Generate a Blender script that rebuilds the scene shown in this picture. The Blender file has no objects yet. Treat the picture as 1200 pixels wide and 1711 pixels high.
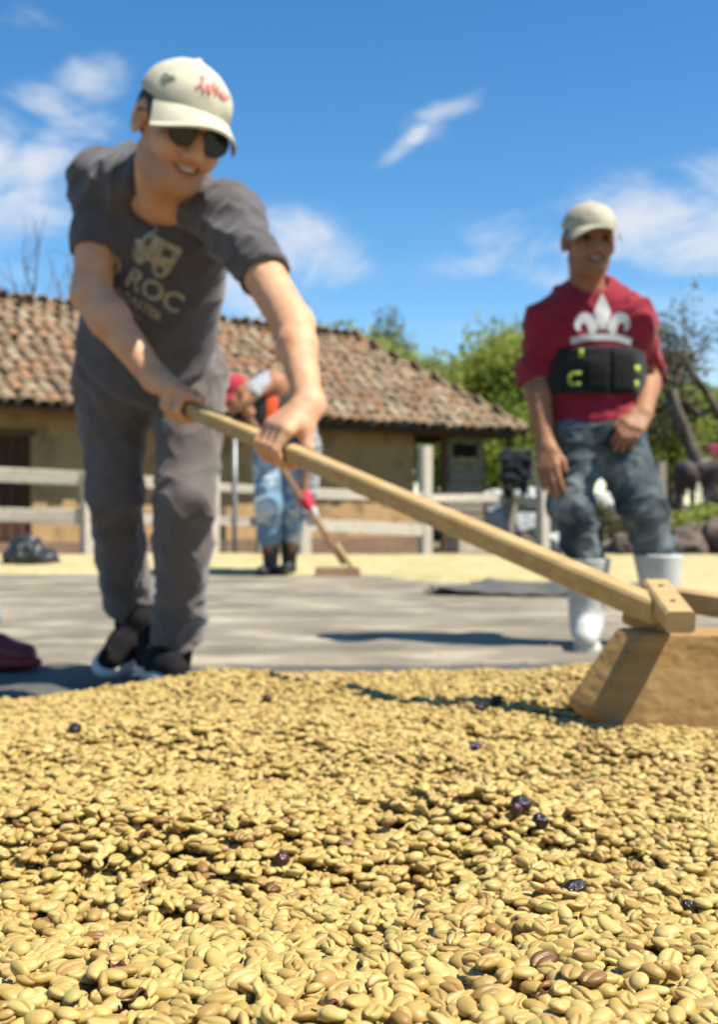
import bpy, bmesh, math, random
import numpy as np
from mathutils import Vector, Matrix
from mathutils.bvhtree import BVHTree

random.seed(7)
rng = np.random.default_rng(7)
scene = bpy.context.scene
COL = scene.collection
rad = math.radians

# ------------------------------------------------------------------ camera
CAMZ, FPX, CU, CV = 0.45, 1900.0, 600.0, 855.5      # photo pixels: 1200 x 1711
cd = bpy.data.cameras.new('camera')
cam = bpy.data.objects.new('camera', cd); COL.objects.link(cam)
cam.location = (0, 0, CAMZ); cam.rotation_euler = (rad(90), 0, 0)
cd.sensor_fit = 'VERTICAL'; cd.sensor_height = 36.0; cd.lens = 36.0 * FPX / 1711.0
cd.clip_start = 0.02; cd.clip_end = 2000
cd.dof.use_dof = True; cd.dof.focus_distance = 0.51; cd.dof.aperture_fstop = 12.2; cd.dof.aperture_blades = 7
scene.camera = cam

def P(u, v, d):
    "a point seen at photo pixel (u, v) standing d metres in front of the camera"
    return np.array([(u - CU) * d / FPX, d, CAMZ + (CV - v) * d / FPX])

# ------------------------------------------------------------------ world, sun
SUN = Vector((0.80, -0.36, 1.36)).normalized()
world = bpy.data.worlds.new('World'); scene.world = world; world.use_nodes = True
wn, wl = world.node_tree.nodes, world.node_tree.links
wn.clear()
def N(kind, **kw):
    n = wn.new(kind)
    for k, v in kw.items(): setattr(n, k, v)
    return n
sky = N('ShaderNodeTexSky', sky_type='NISHITA', sun_disc=False)
sky.sun_elevation = math.asin(SUN.z); sky.sun_rotation = math.atan2(SUN.x, SUN.y)
sky.altitude = 900; sky.air_density = 1.0; sky.dust_density = 0.0; sky.ozone_density = 1.0
bg = N('ShaderNodeBackground'); bg.inputs['Strength'].default_value = 0.080
wo = N('ShaderNodeOutputWorld'); tc = N('ShaderNodeTexCoord')
def wmath(op, a, b=None, c=None):
    n = N('ShaderNodeMath', operation=op)
    for i, x in enumerate((a, b, c)):
        if x is None: continue
        if isinstance(x, (int, float)): n.inputs[i].default_value = x
        else: wl.new(x, n.inputs[i])
    return n.outputs[0]
def wdot(vec):
    n = N('ShaderNodeVectorMath', operation='DOT_PRODUCT'); wl.new(tc.outputs['Generated'], n.inputs[0])
    n.inputs[1].default_value = vec; return n.outputs['Value']
nz = N('ShaderNodeTexNoise'); nz.inputs['Scale'].default_value = 11.0; nz.inputs['Detail'].default_value = 9; nz.inputs['Roughness'].default_value = 0.6
nz.inputs['Distortion'].default_value = 0.5
mp = N('ShaderNodeMapping'); mp.inputs['Scale'].default_value = (1, 1, 1.9); wl.new(tc.outputs['Generated'], mp.inputs['Vector']); wl.new(mp.outputs[0], nz.inputs['Vector'])
big = N('ShaderNodeTexNoise'); big.inputs['Scale'].default_value = 2.3; big.inputs['Detail'].default_value = 2
mp2 = N('ShaderNodeMapping'); mp2.inputs['Location'].default_value = (3.1, 1.7, .4); wl.new(tc.outputs['Generated'], mp2.inputs['Vector']); wl.new(mp2.outputs[0], big.inputs['Vector'])
clouds = [  # centre (photo pixel), half sizes in px, slant in degrees, weight
    (70, 262, 130, 38, 27, .95), (160, 135, 60, 38, 10, .62), (75, 168, 70, 24, -5, .6), (25, 30, 55, 30, 0, .55),
    (0, 255, 55, 60, 0, .8), (40, 390, 130, 100, 0, .75), (500, 418, 85, 52, -12, 1.0), (420, 470, 90, 60, 0, .75), (745, 178, 68, 30, 25, .8),
    (690, 228, 60, 14, 38, .72), (1080, 372, 200, 62, 14, .98), (860, 412, 110, 42, 5, 1.02), (930, 455, 100, 40, 0, .75),
    (1230, 375, 170, 90, 10, .85), (1180, 560, 150, 90, 0, .8), (-350, 330, 330, 120, 10, .9), (1750, 300, 300, 120, 5, .9), (900, 560, 200, 30, 0, .5)]
tot = None
for (u, v, ru, rv, sl, wgt) in clouds:
    d = Vector(P(u, v, 1.0)) - Vector((0, 0, CAMZ)); k = d.length; d.normalize()
    r0 = Vector((0, 0, 1)).cross(-d).normalized(); u0 = r0.cross(d).normalized()
    c, s = math.cos(rad(sl)), math.sin(rad(sl))
    r_ = (r0 * c + u0 * s) * (FPX * k / ru); u_ = (u0 * c - r0 * s) * (FPX * k / rv)
    a = wdot(r_); b = wdot(u_)
    e = wmath('ADD', wmath('MULTIPLY', a, a), wmath('MULTIPLY', b, b))
    g = wmath('MULTIPLY', wmath('EXPONENT', wmath('MULTIPLY', e, -0.8)), wgt)
    g = wmath('MULTIPLY', g, wmath('GREATER_THAN', wdot(d), 0.0))
    tot = g if tot is None else wmath('MAXIMUM', tot, g)
gen = N('ShaderNodeMapRange'); gen.inputs[1].default_value = .56; gen.inputs[2].default_value = .75; gen.inputs[4].default_value = .55
wl.new(big.outputs['Fac'], gen.inputs[0])
tot = wmath('MAXIMUM', tot, wmath('MULTIPLY', gen.outputs[0], wmath('LESS_THAN', wdot((0, 1, 0)), .72)))
dens = wmath('MULTIPLY', wmath('ADD', wmath('MULTIPLY', tot, .95), wmath('MULTIPLY_ADD', nz.outputs['Fac'], 2.6, -1.45)), wmath('MINIMUM', wmath('MULTIPLY', tot, 3.5), 1.0))
mr = N('ShaderNodeMapRange', interpolation_type='SMOOTHSTEP'); mr.inputs[1].default_value = .0; mr.inputs[2].default_value = 1.15; mr.inputs[4].default_value = .88
wl.new(dens, mr.inputs[0])
mix = N('ShaderNodeMix', data_type='RGBA'); wl.new(mr.outputs[0], mix.inputs['Factor'])
hs = N('ShaderNodeHueSaturation'); hs.inputs['Saturation'].default_value = 1.35; hs.inputs['Hue'].default_value = .497; hs.inputs['Value'].default_value = 1.17; wl.new(sky.outputs[0], hs.inputs['Color']); wl.new(hs.outputs[0], mix.inputs['A']); mix.inputs['B'].default_value = (5.6, 5.8, 6.1, 1)
wl.new(mix.outputs['Result'], bg.inputs['Color']); wl.new(bg.outputs[0], wo.inputs['Surface'])

sd = bpy.data.lights.new('sun', 'SUN'); sd.energy = 5.0; sd.angle = rad(0.53); sd.color = (1.0, 0.94, 0.82)
so = bpy.data.objects.new('sun', sd); COL.objects.link(so); so.rotation_euler = SUN.to_track_quat('Z', 'Y').to_euler(); so.location = (6, -3, 14)
scene.view_settings.view_transform = 'Standard'; scene.view_settings.look = 'None'
scene.view_settings.exposure = 0.90; scene.view_settings.gamma = 1.0; scene.view_settings.use_curve_mapping = False
scene.render.engine = 'CYCLES'
try:
    scene.cycles.use_denoising = True; scene.cycles.denoiser = 'OPENIMAGEDENOISE'
except Exception: pass
scene.cycles.max_bounces = 6; scene.cycles.diffuse_bounces = 3; scene.cycles.glossy_bounces = 2; scene.cycles.transparent_max_bounces = 6

# ------------------------------------------------------------------ materials
KA = .70          # one scale for every base colour, balanced with the exposure
def kc(c): return tuple(KA * x for x in c)
def nodes_of(name):
    m = bpy.data.materials.new(name); m.use_nodes = True
    return m, m.node_tree.nodes, m.node_tree.links, m.node_tree.nodes['Principled BSDF']
def mat(name, col, rough=.8, col2=None, scale=8, mixlo=.4, mixhi=.65, bump=0, bscale=60, spec=.4, stretch=(1, 1, 1), sheen=0, coord='Object', col3=None, scale3=30, lo3=.58, hi3=.68):
    m, n, l, b = nodes_of(name); col = kc(col); col2 = kc(col2) if col2 else None; col3 = kc(col3) if col3 else None
    b.inputs['Roughness'].default_value = rough; b.inputs['Specular IOR Level'].default_value = spec
    b.inputs['Base Color'].default_value = (*col, 1)
    if sheen: b.inputs['Sheen Weight'].default_value = sheen; b.inputs['Sheen Roughness'].default_value = .5
    t = n.new('ShaderNodeTexCoord'); mpn = n.new('ShaderNodeMapping'); mpn.inputs['Scale'].default_value = stretch
    l.new(t.outputs[coord], mpn.inputs['Vector'])
    def noise(sc, det=6, ro=.6):
        q = n.new('ShaderNodeTexNoise'); q.inputs['Scale'].default_value = sc; q.inputs['Detail'].default_value = det; q.inputs['Roughness'].default_value = ro
        l.new(mpn.outputs[0], q.inputs['Vector']); return q
    cur = None
    if col2:
        q = noise(scale); r = n.new('ShaderNodeMapRange'); r.inputs[1].default_value = mixlo; r.inputs[2].default_value = mixhi; l.new(q.outputs['Fac'], r.inputs[0])
        x = n.new('ShaderNodeMix'); x.data_type = 'RGBA'; x.inputs['A'].default_value = (*col, 1); x.inputs['B'].default_value = (*col2, 1)
        l.new(r.outputs[0], x.inputs['Factor']); cur = x.outputs['Result']
    if col3:
        q = noise(scale3); r = n.new('ShaderNodeMapRange'); r.inputs[1].default_value = lo3; r.inputs[2].default_value = hi3; l.new(q.outputs['Fac'], r.inputs[0])
        x = n.new('ShaderNodeMix'); x.data_type = 'RGBA'; x.inputs['A'].default_value = (*col, 1); x.inputs['B'].default_value = (*col3, 1)
        if cur: l.new(cur, x.inputs['A'])
        l.new(r.outputs[0], x.inputs['Factor']); cur = x.outputs['Result']
    if cur: l.new(cur, b.inputs['Base Color'])
    if bump:
        q = noise(bscale, 4); bp = n.new('ShaderNodeBump'); bp.inputs['Strength'].default_value = bump; bp.inputs['Distance'].default_value = .01
        l.new(q.outputs['Fac'], bp.inputs['Height']); l.new(bp.outputs[0], b.inputs['Normal'])
    return m
def ramp_mat(name, source, stops, rough=.85, bump=.3, bscale=40, noise_scale=14, noise_col=(.1, .08, .05), noise_amt=.5, spec=.3):
    "colour picked per object (Object Info random) or per piece (attribute 'tint'), weathered with noise"
    m, n, l, b = nodes_of(name); stops = [(p, kc(c)) for p, c in stops]; noise_col = kc(noise_col)
    b.inputs['Roughness'].default_value = rough; b.inputs['Specular IOR Level'].default_value = spec
    if source == 'object': o = n.new('ShaderNodeObjectInfo').outputs['Random']
    else:
        a = n.new('ShaderNodeAttribute'); a.attribute_name = 'tint'; o = a.outputs['Fac']
    r = n.new('ShaderNodeValToRGB'); r.color_ramp.interpolation = 'LINEAR'
    el = r.color_ramp.elements
    el[0].position, el[0].color = stops[0][0], (*stops[0][1], 1); el[1].position, el[1].color = stops[-1][0], (*stops[-1][1], 1)
    for p, c in stops[1:-1]:
        e = el.new(p); e.color = (*c, 1)
    l.new(o, r.inputs[0])
    t = n.new('ShaderNodeTexCoord'); q = n.new('ShaderNodeTexNoise'); q.inputs['Scale'].default_value = noise_scale; q.inputs['Detail'].default_value = 5
    gq = n.new('ShaderNodeNewGeometry'); l.new(gq.outputs['Position'], q.inputs['Vector'])
    mrn = n.new('ShaderNodeMapRange'); mrn.inputs[1].default_value = .45; mrn.inputs[2].default_value = .7; mrn.inputs[4].default_value = noise_amt
    l.new(q.outputs['Fac'], mrn.inputs[0])
    x = n.new('ShaderNodeMix'); x.data_type = 'RGBA'; l.new(mrn.outputs[0], x.inputs['Factor']); l.new(r.outputs[0], x.inputs['A']); x.inputs['B'].default_value = (*noise_col, 1)
    l.new(x.outputs['Result'], b.inputs['Base Color'])
    if bump:
        q2 = n.new('ShaderNodeTexNoise'); q2.inputs['Scale'].default_value = bscale; q2.inputs['Detail'].default_value = 4; l.new(gq.outputs['Position'], q2.inputs['Vector'])
        bp = n.new('ShaderNodeBump'); bp.inputs['Strength'].default_value = bump; bp.inputs['Distance'].default_value = .01
        l.new(q2.outputs['Fac'], bp.inputs['Height']); l.new(bp.outputs[0], b.inputs['Normal'])
    return m

# ------------------------------------------------------------------ object helpers
def tag(o, label=None, cat=None, group=None, kind=None):
    if label: o['label'] = label
    if cat: o['category'] = cat
    if group: o['group'] = group
    if kind: o['kind'] = kind
    return o
def thing(name, loc, label, cat, group=None):
    o = bpy.data.objects.new(name, None); COL.objects.link(o); o.location = loc; o.empty_display_size = .1
    return tag(o, label, cat, group)
def origin(parent):
    v = np.zeros(3)
    while parent is not None:
        v = v + np.array(parent.location); parent = parent.parent
    return v
def link_mesh(name, me, material, parent=None, loc=(0, 0, 0)):
    o = bpy.data.objects.new(name, me); COL.objects.link(o)
    if material is not None and not me.materials: me.materials.append(material)
    o.parent = parent; o.location = loc
    return o
def mesh_obj(name, V, F, material, parent=None, smooth=True):
    "vertices in world coordinates"
    V = np.asarray(V, float) - (origin(parent) if parent is not None else 0)
    me = bpy.data.meshes.new(name); me.from_pydata(V.tolist(), [], F if isinstance(F, list) else F.tolist()); me.update()
    if smooth: me.polygons.foreach_set('use_smooth', [True] * len(me.polygons))
    return link_mesh(name, me, material, parent)
class MB:
    "collects boxes, tubes and prisms into one mesh"
    def __init__(s): s.V = []; s.F = []
    def add(s, V, F):
        b = len(s.V); s.V += [tuple(v) for v in V]; s.F += [[i + b for i in f] for f in F]; return s
    def box(s, a, b, w, h, up=(0, 0, 1), taper=1.0, jit=0):
        "a bar from a to b, w wide and h tall, chamfered section"
        a, b = np.array(a, float), np.array(b, float); t = (b - a) / np.linalg.norm(b - a); up = np.array(up, float)
        x = np.cross(t, up); x /= np.linalg.norm(x); z = np.cross(x, t)
        c = min(w, h) * .14; sec = [(w/2-c, -h/2), (w/2, -h/2+c), (w/2, h/2-c), (w/2-c, h/2), (-w/2+c, h/2), (-w/2, h/2-c), (-w/2, -h/2+c), (-w/2+c, -h/2)]
        V = []
        for p, k in ((a, 1), (b, taper)):
            for (i, j) in sec: V.append(p + x * i * k + z * j * k + (rng.normal(0, jit, 3) if jit else 0))
        F = [[i, (i+1) % 8, 8+(i+1) % 8, 8+i] for i in range(8)] + [list(range(7, -1, -1)), list(range(8, 16))]
        return s.add(V, F)
    def tube(s, pts, radii, n=8, cap=True):
        pts = [np.array(p, float) for p in pts]; V = []; F = []; prev = None
        for i, p in enumerate(pts):
            t = pts[min(i+1, len(pts)-1)] - pts[max(i-1, 0)]; t = t / (np.linalg.norm(t) + 1e-9)
            if prev is None:
                ref = np.array([0, 0, 1.]) if abs(t[2]) < .9 else np.array([1., 0, 0])
                x = np.cross(t, ref)
            else: x = prev - t * prev.dot(t)
            x /= np.linalg.norm(x) + 1e-9; prev = x; y = np.cross(t, x)
            for k in range(n):
                a = 2 * math.pi * k / n; V.append(p + (x * math.cos(a) + y * math.sin(a)) * radii[i])
        m = len(pts)
        for i in range(m-1):
            for k in range(n): F.append([i*n+k, i*n+(k+1) % n, (i+1)*n+(k+1) % n, (i+1)*n+k])
        if cap: F += [list(range(n-1, -1, -1)), list(range((m-1)*n, m*n))]
        return s.add(V, F)
    def prism(s, poly, ex):
        "closed outline (3-D points) pushed along ex"
        poly = [np.array(p, float) for p in poly]; ex = np.array(ex, float); n = len(poly)
        return s.add(poly + [p + ex for p in poly], [list(range(n-1, -1, -1)), list(range(n, 2*n))] + [[i, (i+1) % n, n+(i+1) % n, n+i] for i in range(n)])
    def build(s, name, material, parent=None, smooth=False):
        return mesh_obj(name, np.array(s.V), s.F, material, parent, smooth)

def vnoise(p, seed=0):
    "smooth value noise in [0, 1] on an (n, 3) array"
    i = np.floor(p).astype(np.int64); f = p - i; f = f * f * (3 - 2 * f); out = 0
    for dx in (0, 1):
        for dy in (0, 1):
            for dz in (0, 1):
                h = (i[:, 0]+dx) * 374761393 + (i[:, 1]+dy) * 668265263 + (i[:, 2]+dz) * 2147483647 + seed * 974711
                h = (h ^ (h >> 13)) * 1274126177; h = h & 0x7fffffff; h = (h ^ (h >> 16)) & 0xffff
                w = (f[:, 0] if dx else 1-f[:, 0]) * (f[:, 1] if dy else 1-f[:, 1]) * (f[:, 2] if dz else 1-f[:, 2])
                out = out + w * (h / 65535.0)
    return out

# ------------------------------------------------------------------ distance-field modelling
def rc(a, b, ra, rb, k=.02, op='u'): return ('rc', np.array(a, float), np.array(b, float), ra, rb, k, op)
def el(c, r, R=None, k=.02, op='u'): return ('el', np.array(c, float), np.array(r, float), np.eye(3) if R is None else np.array(R, float), k, op)
def bx(c, hs, R=None, rnd=.01, k=.01, op='u'): return ('bx', np.array(c, float), np.array(hs, float), np.eye(3) if R is None else np.array(R, float), rnd, k, op)
def cut(pt, nrm, k=.004):
    n = np.array(nrm, float); return ('pl', np.array(pt, float), n / np.linalg.norm(n), k)   # removes the side the normal points to
def sdf(prims, p, big=.5):
    d = np.full(len(p), big)
    for q in prims:
        if q[0] == 'pl':
            e = (p - q[1]) @ q[2]; d = np.maximum(d, e); continue
        if q[0] == 'rc':
            _, a, b, ra, rb, k, op = q; r = max(ra, rb); lo = np.minimum(a, b) - r; hi = np.maximum(a, b) + r
        elif q[0] == 'el':
            _, c, r3, R, k, op = q; r = r3.max(); ext = np.sqrt(((R * r3) ** 2).sum(1)); lo, hi = c - ext, c + ext
        else:
            _, c, hs, R, rnd, k, op = q; ext = np.abs(R) @ hs; lo, hi = c - ext, c + ext
        mg = .075 + k
        m = np.all((p > lo - mg) & (p < hi + mg), axis=1)
        if not m.any(): continue
        x = p[m]
        if q[0] == 'rc':
            ab = b - a; t = np.clip(((x - a) @ ab) / (ab @ ab + 1e-12), 0, 1)
            e = np.linalg.norm(x - a - t[:, None] * ab, axis=1) - (ra + (rb - ra) * t)
        elif q[0] == 'el':
            y = (x - c) @ R; k0 = np.linalg.norm(y / r3, axis=1); k1 = np.linalg.norm(y / r3 ** 2, axis=1) + 1e-9; e = k0 * (k0 - 1) / k1
        else:
            y = np.abs((x - c) @ R) - (hs - rnd); e = np.linalg.norm(np.maximum(y, 0), axis=1) + np.minimum(y.max(1), 0) - rnd
        o = d[m]
        if op == 's':
            hh = np.maximum(k - np.abs(-o + 0 + e * 1.0 + 0), 0) * 0
            a1, b1 = -o, e; hh = np.maximum(k - np.abs(a1 - b1), 0) / k; d[m] = -(np.minimum(a1, b1) - hh * hh * k / 4)
        else:
            hh = np.maximum(k - np.abs(o - e), 0) / k; d[m] = np.minimum(o, e) - hh * hh * k / 4
    return d
def sdf_mesh(prims, h, block=8):
    los, his = [], []
    for q in prims:
        if q[0] == 'pl' or q[-1] == 's': continue
        if q[0] == 'rc': r = max(q[3], q[4]); los.append(np.minimum(q[1], q[2]) - r); his.append(np.maximum(q[1], q[2]) + r)
        else: r = q[2].max() if q[0] == 'el' else np.linalg.norm(q[2]); los.append(q[1] - r); his.append(q[1] + r)
    lo = np.min(los, 0) - .03; hi = np.max(his, 0) + .03; B = block * h
    nb = np.ceil((hi - lo) / B).astype(int)
    g = np.stack(np.meshgrid(*[np.arange(n) for n in nb], indexing='ij'), -1).reshape(-1, 3)
    d = sdf(prims, lo + (g + .5) * B); g = g[np.abs(d) < B * .87 + .022]
    off = np.stack(np.meshgrid(*[np.arange(block+1)] * 3, indexing='ij'), -1).reshape(-1, 3)
    pts = (g[:, None, :] * block + off[None]).reshape(-1, 3)
    val = np.empty(len(pts))
    for s in range(0, len(pts), 600000): val[s:s+600000] = sdf(prims, lo + pts[s:s+600000] * h)
    val = val.reshape(len(g), block+1, block+1, block+1)
    ins = val < 0; cnt = np.zeros((len(g), block, block, block), int)
    cs = [(i, j, k) for i in (0, 1) for j in (0, 1) for k in (0, 1)]
    for (i, j, k) in cs: cnt += ins[:, i:i+block, j:j+block, k:k+block]
    bi, ci, cj, ck = np.nonzero((cnt > 0) & (cnt < 8))
    cell = g[bi] * block + np.stack([ci, cj, ck], 1)
    cv = {c: val[bi, ci+c[0], cj+c[1], ck+c[2]] for c in cs}
    acc = np.zeros((len(bi), 3)); num = np.zeros(len(bi))
    for ca in cs:
        for ax in range(3):
            if ca[ax]: continue
            cb = list(ca); cb[ax] = 1; va, vb = cv[ca], cv[tuple(cb)]
            m = (va < 0) != (vb < 0); t = va[m] / (va[m] - vb[m])
            e = np.tile(np.array(ca, float), (m.sum(), 1)); e[:, ax] += t; acc[m] += e; num[m] += 1
    V = lo + (cell + acc / num[:, None]) * h
    dim = nb * block + 2; key = (cell[:, 0] * dim[1] + cell[:, 1]) * dim[2] + cell[:, 2]
    order = np.argsort(key); sk = key[order]
    def find(c):
        kk = (c[:, 0] * dim[1] + c[:, 1]) * dim[2] + c[:, 2]; j = np.clip(np.searchsorted(sk, kk), 0, len(sk)-1)
        return order[j], sk[j] == kk
    F = []
    for ax in range(3):
        b_, c_ = (ax+1) % 3, (ax+2) % 3; e = [0, 0, 0]; e[ax] = 1
        va, vb = cv[(0, 0, 0)], cv[tuple(e)]; m = np.nonzero((va < 0) != (vb < 0))[0]
        eb = np.zeros(3, int); eb[b_] = 1; ec = np.zeros(3, int); ec[c_] = 1
        i1, o1 = find(cell[m] - eb); i2, o2 = find(cell[m] - eb - ec); i3, o3 = find(cell[m] - ec); ok = o1 & o2 & o3
        q = np.stack([m, i1, i2, i3], 1)[ok]; flip = (va[m] < 0)[ok]
        q[~flip] = q[~flip][:, ::-1]; F.append(q)
    return V, np.concatenate(F)
def vnormals(V, F):
    n = np.cross(V[F[:, 2]] - V[F[:, 0]], V[F[:, 3]] - V[F[:, 1]]); out = np.zeros_like(V)
    for i in range(4): np.add.at(out, F[:, i], n)
    return out / (np.linalg.norm(out, axis=1, keepdims=True) + 1e-12)
def sculpt(name, prims, h, material, parent, folds=()):
    "folds: (amplitude, frequency matrix or scalar, seed, ridged, weight function)"
    V, F = sdf_mesh(prims, h)
    if len(folds):
        n = vnormals(V, F); dsp = np.zeros(len(V))
        for f in folds:
            amp, fr, seed, ridged = f[:4]; w = f[4](V) if len(f) > 4 else 1
            q = V * fr if np.isscalar(fr) else V @ np.array(fr).T
            warp = vnoise(q * .5 + 11, seed+50)[:, None] * 1.3
            x = vnoise(q + warp, seed); x = (1 - np.abs(2 * x - 1)) ** (1.5 if ridged is True else ridged) - .33 if ridged else x - .5
            dsp += amp * x * w
        V = V + n * dsp[:, None]
    return mesh_obj(name, V, F, material, parent), V, F
def basis(fwd, up):
    "columns: person's left, forward, up"
    f = np.array(fwd, float); f /= np.linalg.norm(f); u = np.array(up, float); u = u - f * (u @ f); u /= np.linalg.norm(u)
    return np.stack([np.cross(u, f) * 1.0, f, u], 1)
def unit(v): v = np.array(v, float); return v / np.linalg.norm(v)

# ================================================================== SETTING
YARD = -0.32
m_earth = mat('dry_earth', (.24, .18, .11), .95, (.13, .12, .05), .6, .4, .62, .5, 9, col3=(.09, .13, .03), scale3=.35, lo3=.5, hi3=.62)
m_patio = mat('weathered_patio', (.335, .285, .205), .9, (.175, .148, .105), 2.0, .36, .64, .25, 45, stretch=(.7, 1.25, 1), col3=(.49, .42, .305), scale3=3.1, lo3=.5, hi3=.64, coord='Object')
# yard: one sheet to the horizon, a little lower than the patio
def sheet(name, xs, ys, zf, material):
    V = [(x, y, zf(x, y)) for y in ys for x in xs]; nx = len(xs)
    F = [[j*nx+i, j*nx+i+1, (j+1)*nx+i+1, (j+1)*nx+i] for j in range(len(ys)-1) for i in range(nx-1)]
    return mesh_obj(name, V, F, material)
xs = list(np.linspace(-600, -40, 9)) + list(np.linspace(-36, 36, 49)) + list(np.linspace(40, 600, 9))
ys = [-400, -100, -20, -5] + list(np.linspace(0, 60, 46)) + [80, 120, 200, 400, 900]
def yard_z(x, y):
    sst = lambda t: (lambda c: c * c * (3 - 2 * c))(min(1., max(0., t)))
    return YARD + .78 * sst((y - 12.8) / 3) * sst((x - 3.6) / 1.2) * (1 if y < 60 else 0) + .05 * math.sin(x * 1.3 + y * .7) * math.sin(y * .9 - x * .4) + (max(0, y - 26) * .012 if y < 200 else 2.1)
tag(sheet('ground', xs, ys, yard_z, m_earth), kind='structure')
pt = MB(); pt.prism([(-14, -3, YARD - .3), (14, -3, YARD - .3), (14, 10.6, YARD - .3), (3, 11.6, YARD - .3), (-14, 12.0, YARD - .3)], (0, 0, .3 - YARD))
tag(pt.build('patio', m_patio), kind='structure')

# ------------------------------------------------------------------ the bean heap
HY = np.array([.10, .30, .437, .52, .62, .70, .80, .92, 1.05, 1.40, 1.80, 2.15, 2.32, 2.50, 2.75])
HZ = np.array([.305, .287, .262, .243, .225, .219, .219, .214, .203, .184, .157, .138, .112, .055, -.03])
def heap_z(x, y):
    x = np.asarray(x, float); y = np.asarray(y, float)
    # the far crest is nearer on the left, a little further in the middle
    sh = .22 * np.clip((-.18 - x) / .5, 0, 1) ** 1.3 - .06 * np.exp(-((x + .27) / .09) ** 2) + .03 * np.exp(-((x - .02) / .18) ** 2) - .10 * np.clip((x - .15) / .5, 0, 1)
    yy = y + sh * np.clip((y - .9) / 1.0, 0, 1)
    z = np.interp(yy, HY, HZ)
    z = z - .035 * np.clip((-.25 - x) / .5, 0, 1) * np.clip((y - 1.2) / .9, 0, 1)
    g = lambda cx, cy, sx, sy, rot=0: np.exp(-((((x-cx)*math.cos(rot)+(y-cy)*math.sin(rot)) / sx) ** 2 + ((-(x-cx)*math.sin(rot)+(y-cy)*math.cos(rot)) / sy) ** 2))
    z = z + .016 * g(-.22, .80, .14, .055, .1) - .010 * g(-.15, .63, .16, .04, .05) + .013 * g(.09, .86, .07, .05, -.2) - .010 * g(.02, .70, .10, .035)
    z = z - .012 * g(.05, 1.0, .12, .05, .3) + .012 * g(.22, 1.12, .16, .05, -.25) + .014 * g(-.20, 1.25, .22, .06, .2) - .012 * g(-.1, 1.05, .16, .05, .15)
    z = z - .012 * g(.18, 1.30, .2, .06, -.1) + .018 * g(.30, 1.62, .16, .10) + .012 * g(-.25, 1.75, .25, .09, .1) - .01 * g(0, 1.55, .2, .06) + .016 * g(.55, 1.52, .3, .05) + .006 * g(.12, .55, .12, .05)
    z = z + .005 * np.sin(x * 23 + 4 * np.sin(y * 5)) * np.sin(y * 19 + 3 * np.sin(x * 7)) + .003 * np.sin(x * 51 + y * 20) * np.sin(y * 47 - x * 13)
    def ridge(xc, sx, y0, slope, A, wf, dec):
        t = y - (y0 + slope * (x - xc)); env = np.exp(-np.abs((x - xc) / sx) ** 3)
        return A * env / (1 + np.exp(-np.clip(t / wf, -30, 30))) * np.exp(-np.clip(t, 0, None) / dec)
    z = z + .036 * g(.36, 1.72, .15, .16) + .016 * g(-.22, 1.9, .18, .12) + .42 * (ridge(-.21, .17, .735, .10, .030, .010, .16) + ridge(.10, .12, .80, -.25, .024, .010, .12) + ridge(.30, .16, 1.02, -.15, .022, .012, .15) + ridge(-.12, .25, 1.18, .18, .022, .014, .2) + ridge(.25, .22, 1.30, .1, .016, .014, .2) + ridge(-.25, .3, 1.55, -.05, .018, .018, .2) + ridge(.05, .2, 1.72, .08, .016, .018, .2) + ridge(.06, .10, .60, .2, .010, .010, .08) + ridge(-.03, .06, .90, .4, .014, .010, .1))
    edge = np.clip((np.abs(x) - 1.2) / .5, 0, 1); z = z - .3 * edge ** 2
    return z
def on_heap(u, v):
    "where the ray through photo pixel (u, v) meets the heap"
    for d in np.arange(.36, 2.8, .002):
        p = P(u, v, d)
        if p[2] <= heap_z(p[0], p[1]): return p
    return P(u, v, 2.4)

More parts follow.
